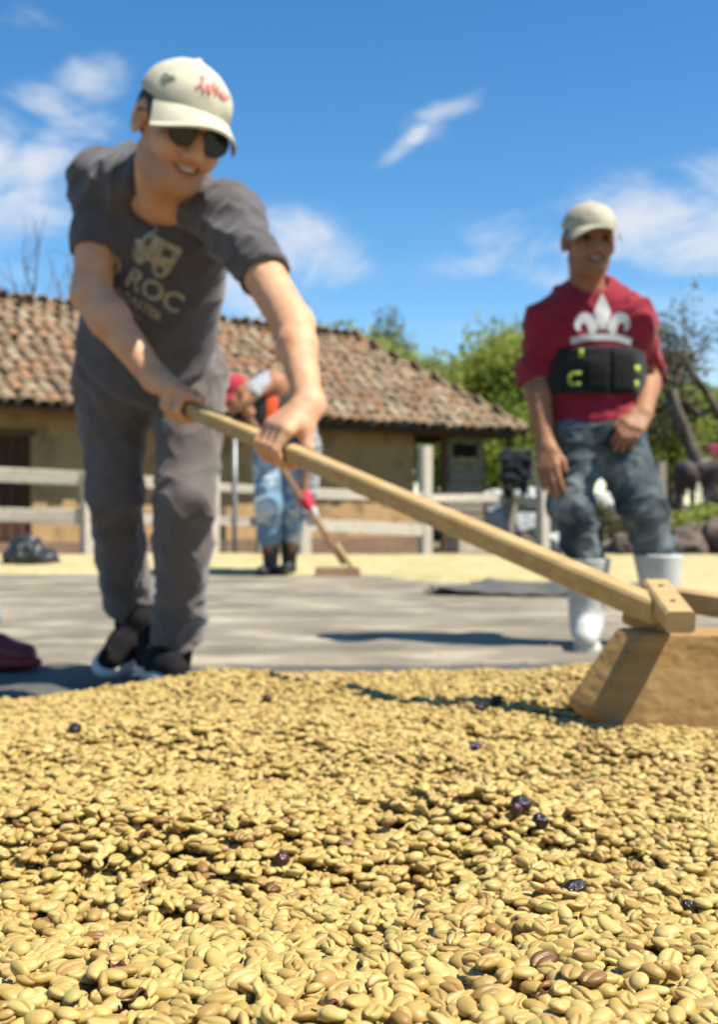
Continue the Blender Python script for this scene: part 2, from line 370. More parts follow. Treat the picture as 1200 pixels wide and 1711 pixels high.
BEAN_STOPS = [(0, (.16, .07, .02)), (.015, (.33, .165, .045)), (.06, (.46, .29, .082)), (.25, (.555, .385, .112)), (.6, (.605, .43, .132)), (.85, (.67, .50, .175)), (.94, (.51, .43, .125)), (.97, (.53, .365, .105)), (1, (.42, .255, .068))]
def bean_material():
    m, n, l, b = nodes_of('parchment_bean'); STOPS = [(p, kc(c)) for p, c in BEAN_STOPS]
    b.inputs['Roughness'].default_value = .48; b.inputs['Specular IOR Level'].default_value = .4
    oi = n.new('ShaderNodeObjectInfo'); r = n.new('ShaderNodeValToRGB'); e = r.color_ramp.elements
    e[0].position, e[0].color = 0, (*STOPS[0][1], 1); e[1].position, e[1].color = 1, (*STOPS[-1][1], 1)
    for p, c in STOPS[1:-1]: q = e.new(p); q.color = (*c, 1)
    l.new(oi.outputs['Random'], r.inputs[0])
    t = n.new('ShaderNodeTexCoord'); ad = n.new('ShaderNodeVectorMath'); ad.operation = 'ADD'; cx = n.new('ShaderNodeCombineXYZ')
    ml = n.new('ShaderNodeMath'); ml.operation = 'MULTIPLY'; ml.inputs[1].default_value = 91.7; l.new(oi.outputs['Random'], ml.inputs[0])
    l.new(ml.outputs[0], cx.inputs[0]); l.new(t.outputs['Object'], ad.inputs[0]); l.new(cx.outputs[0], ad.inputs[1])
    q = n.new('ShaderNodeTexNoise'); q.inputs['Scale'].default_value = 170; q.inputs['Detail'].default_value = 3; l.new(ad.outputs[0], q.inputs['Vector'])
    mr_ = n.new('ShaderNodeMapRange'); mr_.inputs[1].default_value = .56; mr_.inputs[2].default_value = .76; mr_.inputs[4].default_value = .6; l.new(q.outputs['Fac'], mr_.inputs[0])
    x = n.new('ShaderNodeMix'); x.data_type = 'RGBA'; l.new(mr_.outputs[0], x.inputs['Factor']); l.new(r.outputs[0], x.inputs['A']); x.inputs['B'].default_value = (.34, .19, .06, 1)
    a = n.new('ShaderNodeAttribute'); a.attribute_name = 'seam'
    x2 = n.new('ShaderNodeMix'); x2.data_type = 'RGBA'; l.new(a.outputs['Fac'], x2.inputs['Factor']); l.new(x.outputs['Result'], x2.inputs['A']); x2.inputs['B'].default_value = (.30, .18, .06, 1)
    l.new(x2.outputs['Result'], b.inputs['Base Color'])
    q2 = n.new('ShaderNodeTexNoise'); q2.inputs['Scale'].default_value = 420; q2.inputs['Detail'].default_value = 3; l.new(ad.outputs[0], q2.inputs['Vector'])
    bp = n.new('ShaderNodeBump'); bp.inputs['Strength'].default_value = .25; bp.inputs['Distance'].default_value = .001; l.new(q2.outputs['Fac'], bp.inputs['Height']); l.new(bp.outputs[0], b.inputs['Normal'])
    b.inputs['Subsurface Weight'].default_value = 0.0
    return m
m_bean = bean_material()
m_heap = mat('bean_bed', (.33, .23, .09), .8, (.16, .105, .035), 140, .42, .6, .9, 120)
def bean_mesh(a, b, ct, cb, seed, curl=0.0, seam=.0013):
    "a coffee seed: domed back, flatter face with a lengthwise seam"
    rs = np.random.default_rng(seed); nv = 15; V, F, S = [], [], []
    ths = [rad(x) for x in (0, 22, 45, 68, 90, 112, 135, 158, 180, 205, 228, 245, 257, 264, 270, 276, 283, 295, 312, 335)]; nu = len(ths)
    sq = rs.normal(0, .05, 3)
    for j in range(nv):
        ph = math.pi * j / (nv - 1)
        for i in range(nu):
            th = ths[i]
            # poles on the seam's ends keep the seam ring-aligned
            x = -math.cos(ph); r = math.sin(ph) ** .86; y = r * math.cos(th); z = r * math.sin(th)
            s = 0
            if z < 0:
                zz = -(abs(z) ** .72) * cb; wob = y - .10 * math.sin(3.0 * x + seed); s = math.exp(-(wob / .115) ** 2) * (1 if abs(x) < .93 else .3) * min(1, abs(z) * 3)
                zz += seam * s * (1 - .25 * x * x)
            else: zz = z * ct
            px = x * a; py = y * b * (1 + .10 * x + sq[0] * x * x); pz = zz + curl * (x * x) * .001 + sq[1] * .0015 * x
            V.append((px, py, pz)); S.append(s * .85)
    for j in range(nv - 1):
        for i in range(nu): F.append([j*nu+i, j*nu+(i+1) % nu, (j+1)*nu+(i+1) % nu, (j+1)*nu+i])
    me = bpy.data.meshes.new('coffee_bean'); me.from_pydata(V, [], F); me.update()
    me.polygons.foreach_set('use_smooth', [True] * len(me.polygons))
    at = me.attributes.new('seam', 'FLOAT', 'POINT'); at.data.foreach_set('value', S)
    me.materials.append(m_bean); return me
SHAPES = [(.0057, .0041, .0032, .0018), (.0060, .0042, .0033, .0017), (.0053, .0042, .0034, .0019), (.0062, .0040, .0030, .0018), (.0056, .0044, .0031, .0016), (.0050, .0038, .0034, .0026), (.0059, .0043, .0028, .0013)]
SHAPES = [tuple(k * .9 for k in q) for q in SHAPES]
bean_meshes = [bean_mesh(*s, seed=i, curl=(0, .6, -.3, .9, .3, 0, 1.4)[i]) for i, s in enumerate(SHAPES)]

# drop the beans one after another on a fine height map so that they rest on each other
CELL = .002; X0, X1, Y0, Y1 = -1.12, 1.12, .25, 2.62
gx = np.arange(X0, X1, CELL); gy = np.arange(Y0, Y1, CELL)
hm = heap_z(gx[:, None] + 0 * gy[None], gy[None] + 0 * gx[:, None]) - .009
hm = np.where(hm < .004, .004, hm)
ORI = []; RAD = 4; oo = np.arange(-RAD, RAD + 1) * CELL; DX, DY = np.meshgrid(oo, oo, indexing='ij')
from mathutils import Euler
for k in range(560):
    sh = rng.integers(0, len(SHAPES)); a, b, ct, cb = SHAPES[sh]; sc = float(np.clip(rng.normal(1.0, .11), .72, 1.25))
    r0 = rng.random(); face = 0 if r0 < .46 else (math.pi if r0 < .91 else rng.uniform(.9, 2.2))
    sg = .21
    e = Euler((face + rng.normal(0, sg), rng.normal(0, sg * .8), rng.uniform(0, 2 * math.pi)), 'XYZ'); R = np.array(e.to_matrix())
    c = (ct + cb) / 2; A = R @ np.diag([1/(a*sc)**2, 1/(b*sc)**2, 1/(c*sc)**2]) @ R.T
    Bq = A[0, 2] * DX + A[1, 2] * DY; Cq = A[0, 0]*DX**2 + 2*A[0, 1]*DX*DY + A[1, 1]*DY**2 - 1; disc = Bq**2 - A[2, 2]*Cq
    ok = disc > 0; sq = np.sqrt(np.where(ok, disc, 0)); zt = np.where(ok, (-Bq + sq)/A[2, 2], -9); zb = np.where(ok, (-Bq - sq)/A[2, 2], 9)
    ii, jj = np.nonzero(ok); lo_i, hi_i, lo_j, hi_j = ii.min(), ii.max()+1, jj.min(), jj.max()+1
    ORI.append((sh, sc, e, R @ np.array([0, 0, (ct - cb) / 2 * sc]), zt[lo_i:hi_i, lo_j:hi_j], zb[lo_i:hi_i, lo_j:hi_j], lo_i - RAD, lo_j - RAD, hi_i - lo_i, hi_j - lo_j))
def wedge(y): return .333 * y + .13
NB = 135000
ty = np.sqrt(rng.random(NB * 25)) * 2.62; tx = rng.uniform(-1.1, 1.1, NB * 25)
okm = (np.abs(tx) < wedge(ty)) & (ty > .30) & (ty < 2.6); tx, ty = tx[okm], ty[okm]
hz = heap_z(tx, ty); tx, ty, hz = tx[hz > -.012], ty[hz > -.012], hz[hz > -.012]
ci = ((tx - X0) / CELL).astype(int); cj = ((ty - Y0) / CELL).astype(int); K = 9
NB = min(NB, len(tx) // K); pick = rng.integers(0, len(ORI), NB)
inner = (ci > 8) & (ci < hm.shape[0] - 9) & (cj > 8) & (cj < hm.shape[1] - 9)
beans = []
base = np.maximum(hz - .009, .004)
for n in range(NB):
    s = n * K; best = None
    lv = hm[ci[s:s+K], cj[s:s+K]] - base[s:s+K]; w = s + int(np.argmin(lv))
    if not inner[w] or lv.min() > .0115: continue
    o = ORI[pick[n]]; i0 = ci[w] + o[6]; j0 = cj[w] + o[7]; patch = hm[i0:i0+o[8], j0:j0+o[9]]
    g_ = patch - o[5]; g_ = g_[g_ > -5]; z = .72 * g_.max() + .28 * g_.mean() - .0011
    np.maximum(patch, z + o[4], out=patch)
    beans.append((X0 + (ci[w] + .5) * CELL, Y0 + (cj[w] + .5) * CELL, z, pick[n]))
B_ = np.array(beans); print('beans', len(B_))
bp_ = B_[:, :3].copy(); bo = B_[:, 3].astype(int)
# how much of each bean is seen from above, and how big it stands in the picture
score = np.zeros(len(B_))
for n in range(len(B_)):
    x, y, z, k = bp_[n, 0], bp_[n, 1], bp_[n, 2], bo[n]
    u = CU + x / y * FPX; v = CV + (CAMZ - z) / y * FPX
    if not (8 < u < 1192 and 1300 < v < 1705): continue
    o = ORI[k]; i = int((x - X0) / CELL - .001); j = int((y - Y0) / CELL - .001); i0, j0 = i + o[6], j + o[7]
    patch = hm[i0:i0+o[8], j0:j0+o[9]]
    score[n] = ((z + o[4]) >= patch - 1e-5).sum() / y ** 2
indiv = np.argsort(-score)[:300]; is_ind = np.zeros(len(B_), bool); is_ind[indiv] = True
pos = np.array([bp_[n] - ORI[bo[n]][3] for n in range(len(B_))])
proto = {}
for n in indiv:
    o = ORI[bo[n]]; ob = bpy.data.objects.new('coffee_bean', bean_meshes[o[0]]); COL.objects.link(ob)
    ob.location = pos[n]; ob.rotation_euler = o[2]; ob.scale = (o[1],) * 3; proto.setdefault(o[0], ob)
    tag(ob, 'pale tan coffee bean lying on top of the nearest rows of the heap', 'coffee bean', 'coffee beans lying on top of the nearest rows of the heap')
# the rest of the heap: its bed plus the other beans as instances, one object
hx = np.linspace(-1.7, 1.7, 150); hyy = np.linspace(.02, 2.72, 140)
HXX, HYY = np.meshgrid(hx, hyy, indexing='ij'); HZZ = np.maximum(heap_z(HXX, HYY) - .008, -.02)
bedV = np.stack([HXX, HYY, HZZ], -1).reshape(-1, 3); nyy = len(hyy)
bedF = [[i*nyy+j, (i+1)*nyy+j, (i+1)*nyy+j+1, i*nyy+j+1] for i in range(len(hx)-1) for j in range(nyy-1)]
bedF = [f for f in bedF if max(bedV[k][2] for k in f) > -.015]
rest = np.nonzero(~is_ind)[0]
NS = 170; stray = np.stack([rng.uniform(-1.2, 1.3, NS), 2.55 + rng.random(NS) ** 1.6 * 1.3, np.full(NS, .0)], 1); stray[:, 2] = np.where(stray[:, 1] < 3.2, .020, .005)
allV = np.concatenate([bedV, pos[rest], stray])
me = bpy.data.meshes.new('coffee_bean_heap'); me.from_pydata(allV.tolist(), [], bedF); me.update(); me.materials.append(m_heap)
nb0, nt = len(bedV), len(allV)
flag = np.zeros(nt, bool); flag[nb0:] = True
rot = np.zeros((nt, 3)); scl = np.ones(nt); idx = np.zeros(nt, int)
keys = sorted(proto); remap = {k: i for i, k in enumerate(keys)}
for q, n in enumerate(rest):
    o = ORI[bo[n]]; rot[nb0+q] = o[2]; scl[nb0+q] = o[1]; idx[nb0+q] = remap.get(o[0], 0)
rot[-NS:, 2] = rng.uniform(0, 6.28, NS); idx[-NS:] = rng.integers(0, len(keys), NS)
for nm, ty_, dom, arr in (('is_bean', 'BOOLEAN', 'value', flag), ('rot', 'FLOAT_VECTOR', 'vector', rot), ('scl', 'FLOAT', 'value', scl), ('pick', 'INT', 'value', idx)):
    at = me.attributes.new(nm, ty_, 'POINT'); at.data.foreach_set(dom, arr.ravel())
heap = link_mesh('coffee_bean_heap', me, None)
tag(heap, 'wide heap of pale coffee beans spread over the black tarp', 'coffee beans', kind='stuff')
ng = bpy.data.node_groups.new('bean_heap', 'GeometryNodeTree')
ng.interface.new_socket('Geometry', in_out='INPUT', socket_type='NodeSocketGeometry'); ng.interface.new_socket('Geometry', in_out='OUTPUT', socket_type='NodeSocketGeometry')
gn, gl = ng.nodes, ng.links
gi, go = gn.new('NodeGroupInput'), gn.new('NodeGroupOutput')
def named(nm, dt):
    a = gn.new('GeometryNodeInputNamedAttribute'); a.data_type = dt; a.inputs['Name'].default_value = nm; return a.outputs['Attribute']
sep = gn.new('GeometryNodeSeparateGeometry'); sep.domain = 'POINT'; gl.new(gi.outputs[0], sep.inputs[0]); gl.new(named('is_bean', 'BOOLEAN'), sep.inputs['Selection'])
iop = gn.new('GeometryNodeInstanceOnPoints'); gl.new(sep.outputs['Selection'], iop.inputs['Points'])
jo = gn.new('GeometryNodeJoinGeometry')
for k in reversed(keys):
    oi = gn.new('GeometryNodeObjectInfo'); oi.transform_space = 'ORIGINAL'; oi.inputs['Object'].default_value = proto[k]; oi.inputs['As Instance'].default_value = True
    gl.new(oi.outputs['Geometry'], jo.inputs[0])
gl.new(jo.outputs[0], iop.inputs['Instance']); iop.inputs['Pick Instance'].default_value = True; gl.new(named('pick', 'INT'), iop.inputs['Instance Index'])
er = gn.new('FunctionNodeEulerToRotation'); gl.new(named('rot', 'FLOAT_VECTOR'), er.inputs[0]); gl.new(er.outputs[0], iop.inputs['Rotation'])
gl.new(named('scl', 'FLOAT'), iop.inputs['Scale'])
j2 = gn.new('GeometryNodeJoinGeometry'); gl.new(sep.outputs['Inverted'], j2.inputs[0]); gl.new(iop.outputs[0], j2.inputs[0]); gl.new(j2.outputs[0], go.inputs[0])
md = heap.modifiers.new('beans', 'NODES'); md.node_group = ng
def top_z(x, y):
    i = int(np.clip((x - X0) / CELL, 2, hm.shape[0]-3)); j = int(np.clip((y - Y0) / CELL, 2, hm.shape[1]-3)); return float(hm[i-2:i+3, j-2:j+3].mean())

# ------------------------------------------------------------------ odd cherries and husks in the heap
m_cherry = mat('dried_cherry', (.012, .006, .006), .22, (.05, .012, .012), 120, .5, .8, .4, 300, .6)
m_cherry_red = mat('red_cherry', (.085, .012, .014), .25, (.03, .006, .006), 120, .4, .7, .3, 300, .6)
m_husk = mat('husk', (.20, .055, .02), .5, (.10, .025, .012), 150, .4, .6, .5, 300)
def cherry(u, v, r, material, label, sx=1.15, rz=0.):
    p = on_heap(u, v); z = top_z(p[0], p[1]); bm = bmesh.new(); bmesh.ops.create_uvsphere(bm, u_segments=18, v_segments=12, radius=r)
    for w in bm.verts:
        w.co.x *= sx; w.co.z *= .92
        k = 1 + .05 * math.sin(w.co.x * 900 + rz) * math.sin(w.co.y * 700) ; w.co *= k
        if w.co.x > r * sx * .93: w.co.x -= r * .18
    me = bpy.data.meshes.new('coffee_cherry'); bm.to_mesh(me); bm.free(); me.polygons.foreach_set('use_smooth', [True] * len(me.polygons))
    o = link_mesh('coffee_cherry', me, material, None, (p[0], p[1], z + r * .75)); o.rotation_euler = (rng.normal(0, .4), rng.normal(0, .4), rz)
    return tag(o, label, 'coffee cherry')
cherry(793, 1262, .0072, m_cherry, 'black dried coffee cherry alone in the middle distance of the heap')
cherry(872, 1357, .0062, m_cherry, 'upper of two small black cherries lying close together right of centre', 1.35, .2)
cherry(863, 1372, .0050, m_cherry_red, 'lower dark red cherry touching a black one right of centre', 1.1, 1.1)
cherry(903, 1388, .0060, m_cherry, 'black cherry half sunk beside the close pair', .9, 1.4)
cherry(958, 1503, .0062, m_cherry, 'shiny black elongated cherry nearest the camera at right', 1.5, .15)
cherry(470, 1461, .0052, m_cherry_red, 'round dark red cherry near the centre of the heap', 1.0, .6)
cherry(446, 1182, .0070, m_cherry_red, 'dark cherry far back on the heap below the patio edge', 1.1, 0)
cherry(124, 1235, .0075, m_cherry, 'dark cherry far back on the left side of the heap', 1.2, .4)
cherry(803, 1197, .0078, m_cherry, 'large black cherry left of the rake board', 1.0, .8)
cherry(830, 1183, .0072, m_cherry, 'black flattened cherry closest to the rake board', 1.4, .3)
cherry(1150, 1527, .0040, m_cherry, 'tiny black fragment at the right edge of the heap', 1.4, .9)
def husk(u, v, L, w, label, rz):
    p = on_heap(u, v); z = top_z(p[0], p[1]); V = []; F = []; n = 9
    for i in range(n):
        t = i / (n - 1) * 2 - 1
        for j in range(5):
            s = j / 4 * 2 - 1; V.append((t * L, s * w * (1 - t * t) ** .5, .0022 * (1 - s * s) + .0018 * math.sin(t * 3 + s)))
    for i in range(n - 1):
        for j in range(4): F.append([i*5+j, (i+1)*5+j, (i+1)*5+j+1, i*5+j+1])
    me = bpy.data.meshes.new('cherry_husk'); me.from_pydata(V, [], F); me.update(); me.polygons.foreach_set('use_smooth', [True] * len(me.polygons))
    o = link_mesh('cherry_husk', me, m_husk, None, (p[0], p[1], z + .001)); o.rotation_euler = (rng.normal(0, .5), rng.normal(0, .3), rz)
    sm = o.modifiers.new('thick', 'SOLIDIFY'); sm.thickness = .0006
    return tag(o, label, 'husk')
husk(196, 1634, .0048, .0020, 'reddish brown curled husk at the lower left of the heap', -.6)
husk(225, 1690, .0050, .0040, 'round brown open husk at the bottom left corner of the heap', .3)
husk(545, 1697, .0052, .0028, 'dark brown husk at the bottom edge near the middle', .1)
husk(678, 1545, .0030, .0012, 'thin red husk sliver below the centre of the heap', 1.2)
husk(905, 1672, .0030, .0020, 'small rust husk at the bottom right of the heap', .9)
husk(234, 1424, .0055, .0042, 'orange brown husk on the left mound', .5)
husk(1192, 1322, .0060, .0045, 'brown husk at the right edge in the middle distance', .8)

# ------------------------------------------------------------------ tarp, a sheet standing in for a shadow, and the beans drying further back
m_tarp = mat('black_tarp', (.14, .138, .118), .75, (.085, .085, .075), 3.5, .4, .65, .35, 30, .45)
def tarp(name, outline, label, amp, res=.045, base=.006, seed=3, m=m_tarp):
    "a thin wrinkled sheet: outline is a list of (x, y)"
    o = np.array(outline); x0, y0 = o.min(0); x1, y1 = o.max(0); xs = np.arange(x0, x1 + res, res); ys = np.arange(y0, y1 + res, res)
    X, Y = np.meshgrid(xs, ys, indexing='ij'); p = np.stack([X.ravel(), Y.ravel(), 0 * X.ravel()], 1)
    ins = np.zeros(len(p), bool); j = len(o) - 1
    for i in range(len(o)):
        c = ((o[i, 1] > p[:, 1]) != (o[j, 1] > p[:, 1])) & (p[:, 0] < (o[j, 0]-o[i, 0]) * (p[:, 1]-o[i, 1]) / (o[j, 1]-o[i, 1] + 1e-9) + o[i, 0]); ins ^= c; j = i
    z = base + amp * (1 - np.abs(2 * vnoise(p * [3.1, 4.5, 1] + 5, seed) - 1)) ** 2 + amp * .4 * vnoise(p * 13, seed+1)
    V = p.copy(); V[:, 2] = z; ny = len(ys); F = []
    for i in range(len(xs)-1):
        for j in range(ny-1):
            f = [i*ny+j, (i+1)*ny+j, (i+1)*ny+j+1, i*ny+j+1]
            if ins[f].sum() >= 3: F.append(f)
    used = sorted({k for f in F for k in f}); mp_ = {k: i for i, k in enumerate(used)}
    ob = mesh_obj(name, V[used], [[mp_[k] for k in f] for f in F], m)
    sm = ob.modifiers.new('thick', 'SOLIDIFY'); sm.thickness = .002
    return tag(ob, label, 'tarp')
tarp('tarp', [(-2.4, -.3), (2.4, -.3), (2.6, 3.2), (.75, 3.15), (.45, 3.26), (.1, 3.30), (-.25, 3.26), (-.6, 3.24), (-1.2, 3.26), (-2.4, 3.2)], 'dark grey plastic tarp laid under the near heap of beans', .014)
m_dry = mat('drying_beans', (.70, .61, .33), .85, (.54, .43, .20), 26, .4, .66, .9, 60, .2, col3=(.56, .46, .20), scale3=5, lo3=.45, hi3=.6)
def layer(name, outline, label, h=.035):
    o = np.array(outline); x0, y0 = o.min(0); x1, y1 = o.max(0); r = .06; xs = np.arange(x0, x1, r); ys = np.arange(y0, y1, r)
    X, Y = np.meshgrid(xs, ys, indexing='ij'); P2 = np.stack([X.ravel(), Y.ravel()], 1); dist = np.full(len(P2), 9.); ins = np.zeros(len(P2), bool); j = len(o) - 1
    for i in range(len(o)):
        a, b = o[j], o[i]; ab = b - a; t = np.clip(((P2 - a) @ ab) / (ab @ ab), 0, 1); dist = np.minimum(dist, np.linalg.norm(P2 - a - t[:, None] * ab, axis=1))
        ins ^= ((b[1] > P2[:, 1]) != (a[1] > P2[:, 1])) & (P2[:, 0] < (a[0]-b[0]) * (P2[:, 1]-b[1]) / (a[1]-b[1] + 1e-9) + b[0]); j = i
    sd_ = np.where(ins, dist, -dist) + .12 * (vnoise(np.stack([P2[:, 0]*2, P2[:, 1]*2, 0*P2[:, 0]], 1), 4) - .5)
    p3 = np.stack([P2[:, 0], P2[:, 1], 0*P2[:, 0]], 1)
    z = np.clip(sd_ / .2, -1, 1) * h + .02 * (vnoise(p3 * [2.2, 5, 1], 9) - .5) + .012 * (vnoise(p3 * 9, 10) - .5); z = np.where(sd_ > 0, np.maximum(z, .002), -.01)
    V = np.concatenate([P2, z[:, None]], 1); ny = len(ys)
    F = [f for f in ([i*ny+j, (i+1)*ny+j, (i+1)*ny+j+1, i*ny+j+1] for i in range(len(xs)-1) for j in range(ny-1)) if max(sd_[f]) > 0]
    used = sorted({k for f in F for k in f}); mp_ = {k: i for i, k in enumerate(used)}
    ob = mesh_obj(name, V[used], [[mp_[k] for k in f] for f in F], m_dry); tag(ob, label, 'coffee beans', kind='stuff'); return ob
layer('drying_beans', [(-8, 7.9), (-3.2, 8.15), (-1.2, 8.2), (.1, 8.1), (.5, 7.3), (1.3, 6.6), (2.2, 6.3), (7.5, 5.9), (7.5, 10.4), (2.8, 11.3), (-8, 11.7)], 'flat yellow layer of drying beans across the back of the patio')
tarp('tarp', [(.35, 6.15), (.9, 5.95), (1.6, 6.0), (1.75, 6.3), (1.5, 6.75), (.9, 7.0), (.45, 6.6)], 'small rumpled black sheet standing in for a shadow between the man in maroon and the rear raker', .034, .04, .008, 12)  # added sheet: its dark colour stands in for a shadow patch

# ------------------------------------------------------------------ wood
def wood_mat(name, c1, c2, dark, rough=.65, ring=60):
    m, n, l, b = nodes_of(name); b.inputs['Roughness'].default_value = rough; b.inputs['Specular IOR Level'].default_value = .3; c1, c2, dark = kc(c1), kc(c2), kc(dark)
    t = n.new('ShaderNodeTexCoord'); mp_ = n.new('ShaderNodeMapping'); l.new(t.outputs['Object'], mp_.inputs['Vector']); mp_.inputs['Scale'].default_value = (1.2, 9, 14); mp_.inputs['Rotation'].default_value = (0, .2, .1)
    q = n.new('ShaderNodeTexNoise'); q.inputs['Scale'].default_value = ring / 10; q.inputs['Detail'].default_value = 7; q.inputs['Distortion'].default_value = .8; l.new(mp_.outputs[0], q.inputs['Vector'])
    r = n.new('ShaderNodeValToRGB'); r.color_ramp.elements[0].position = .3; r.color_ramp.elements[0].color = (*c2, 1); r.color_ramp.elements[1].position = .62; r.color_ramp.elements[1].color = (*c1, 1); l.new(q.outputs['Fac'], r.inputs[0])
    q2 = n.new('ShaderNodeTexNoise'); q2.inputs['Scale'].default_value = 13; q2.inputs['Detail'].default_value = 5; l.new(t.outputs['Object'], q2.inputs['Vector'])
    mr_ = n.new('ShaderNodeMapRange'); mr_.inputs[1].default_value = .54; mr_.inputs[2].default_value = .72; mr_.inputs[4].default_value = .7; l.new(q2.outputs['Fac'], mr_.inputs[0])
    x = n.new('ShaderNodeMix'); x.data_type = 'RGBA'; l.new(mr_.outputs[0], x.inputs['Factor']); l.new(r.outputs[0], x.inputs['A']); x.inputs['B'].default_value = (*dark, 1)
    l.new(x.outputs['Result'], b.inputs['Base Color']); bp = n.new('ShaderNodeBump'); bp.inputs['Strength'].default_value = .4; bp.inputs['Distance'].default_value = .004
    l.new(q.outputs['Fac'], bp.inputs['Height']); l.new(bp.outputs[0], b.inputs['Normal']); return m
m_pine = wood_mat('pine', (.64, .45, .20), (.52, .33, .13), (.42, .24, .085))
m_board = wood_mat('rake_board', (.47, .285, .105), (.36, .195, .062), (.20, .088, .028), .65, 40)
m_fence = wood_mat('pale_fence', (.74, .65, .52), (.58, .49, .38), (.42, .34, .25), .9)
m_brown = wood_mat('old_timber', (.17, .11, .065), (.09, .055, .035), (.05, .03, .02), .9)
m_plank = wood_mat('grey_plank', (.36, .31, .24), (.22, .18, .13), (.14, .11, .08), .9)

# the near rake
HA, HB = P(296, 675, 2.46), P(470, 750, 2.10); hd = unit(HB - HA); HEND = HA + hd * 1.372
rk = thing('wooden_rake', (HEND[0], HEND[1], 0.19), 'large new wooden rake pushed by the man in the white cap', 'rake')
mb = MB(); upv = np.array([.15, -.55, 1])
mb.box(HA, HEND, .028, .031, upv); hnd = mb.build('handle', m_pine, rk)
yb = 1.36; bxp = lambda u, v, d=yb: P(u, v, d)
poly = [bxp(1092, 1060), bxp(1086, 1063), bxp(1004, 1183), bxp(1003, 1192), bxp(1030, 1216, 1.352), bxp(1090, 1250, 1.345), bxp(1180, 1262, 1.342), bxp(1300, 1262, 1.342), bxp(1420, 1250, 1.345), bxp(1466, 1192), bxp(1462, 1183), bxp(1384, 1063), bxp(1378, 1060)]
poly = [p - np.array([.008, 0, 0]) for p in poly]; mb = MB(); mb.prism(poly[::-1], (-.026, .030, .006)); brd = mb.build('board', m_board, rk)
rmd = brd.modifiers.new('remesh', 'REMESH'); rmd.mode = 'VOXEL'; rmd.voxel_size = .0025; rmd.use_smooth_shade = True
txr = bpy.data.textures.new('wear', 'CLOUDS'); txr.noise_scale = .011; dsp_ = brd.modifiers.new('wear', 'DISPLACE'); dsp_.texture = txr; dsp_.strength = .0022; dsp_.mid_level = .5
c0 = P(1096, 984, 1.43); c1 = P(1138, 1040, 1.30)
MB().box(c0, c1, .034, .026, (0, 0, 1)).build('cleat', m_pine, rk)
m_nail = mat('nail', (.08, .07, .065), .5)
for tt_ in (.25, .72):
    pn = c0 + (c1 - c0) * tt_ + np.array([0, 0, .0125]); MB().tube([pn, pn + np.array([0, 0, .0025])], [.0035, .0032], 8).build('nail', m_nail, rk)
MB().box(P(1128, 1000, 1.47), P(1330, 1030, 1.40), .030, .030, (0, 0, 1)).build('brace', m_pine, rk)
MB().box(P(1060, 1020, 1.44), P(1120, 1046, 1.385), .036, .034, (0, 0, 1)).build('tenon', m_board, rk)

# ================================================================== HOUSE
EL = np.array([-9.6, 13.45, 0]); ER = np.array([3.37, 22.9, 0])          # eave line seen from above
ha = unit(ER - EL); hp = np.array([-ha[1], ha[0], 0])                        # along, and away from us
ZE, ZR, HALF = 2.05, 4.08, 3.2; LEN = np.linalg.norm(ER - EL); RID = LEN - 1.9
house = thing('farmhouse', tuple(EL + ha * 6 + hp * 3 + np.array([0, 0, YARD])), 'long low adobe farmhouse under a hipped clay tile roof', 'house')
def HP(s, t, z): return EL + ha * s + hp * t + np.array([0, 0, z])
m_adobe = mat('adobe', (.56, .36, .165), .95, (.46, .29, .125), 1.2, .4, .62, .4, 14, col3=(.25, .155, .08), scale3=2.2, lo3=.52, hi3=.7)
m_plinth = mat('plinth', (.33, .20, .13), .95, (.22, .14, .10), 2.5, .4, .65, .4, 14)
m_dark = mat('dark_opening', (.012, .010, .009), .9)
m_door = wood_mat('door_wood', (.11, .05, .03), (.07, .03, .02), (.04, .02, .015), .85)
m_deck = mat('roof_deck', (.07, .05, .035), .95)
WT, WEND = .75, LEN - 2.3
DS0, DS1 = None, None
def s_at(u, t):
    "distance along the house where photo column u crosses the line t metres behind the eave"
    k = (u - CU) / FPX; a = EL + hp * t
    return (k * a[1] - a[0]) / (ha[0] - k * ha[1])
d0, d1 = s_at(-30, WT), s_at(52, WT)
doorz = 1.62
def wall_box(s0, s1, t0, t1, z0, z1, name, material, parent=None):
    m_ = MB(); m_.prism([HP(s0, t0, z0), HP(s1, t0, z0), HP(s1, t1, z0), HP(s0, t1, z0)], (0, 0, z1 - z0)); return m_.build(name, material, parent)
wl_ = [(0.4, d0, -.02, ZE + .02), (d0, d1, doorz, ZE + .02), (d1, WEND, -.02, ZE + .02)]
mw = MB()
for (a, b, z0, z1) in wl_:
    mw.prism([HP(a, WT, z0), HP(b, WT, z0), HP(b, WT + .3, z0), HP(a, WT + .3, z0)], (0, 0, z1 - z0))
mw.prism([HP(WEND - .3, WT + .3, -.02), HP(WEND, WT + .3, -.02), HP(WEND, 6.0, -.02), HP(WEND - .3, 6.0, -.02)], (0, 0, ZE + .04)); mw.prism([HP(.4, 5.7, -.02), HP(WEND - .3, 5.7, -.02), HP(WEND - .3, 6.0, -.02), HP(.4, 6.0, -.02)], (0, 0, ZE + .04))
mw.build('wall', m_adobe, house)
mp_ = MB(); mp_.prism([HP(.3, WT - .22, YARD - .3), HP(WEND + .1, WT - .22, YARD - .3), HP(WEND + .1, 6.1, YARD - .3), HP(.3, 6.1, YARD - .3)], (0, 0, -.02 - YARD + .3)); mp_.build('plinth', m_plinth, house)
dr = wall_box(d0, d1, WT + .12, WT + .18, -.018, doorz, 'door', m_door, house)
for q in range(4):
    a = d0 + (d1 - d0) * q / 4 + .012; b = d0 + (d1 - d0) * (q + 1) / 4 - .012; wall_box(a, b, WT + .095, WT + .118, .02, doorz - .03, 'plank', m_door, dr)
wall_box(d0 - .06, d1 + .06, WT - .03, WT + .1, doorz + .003, doorz + .11, 'lintel', m_brown, house)
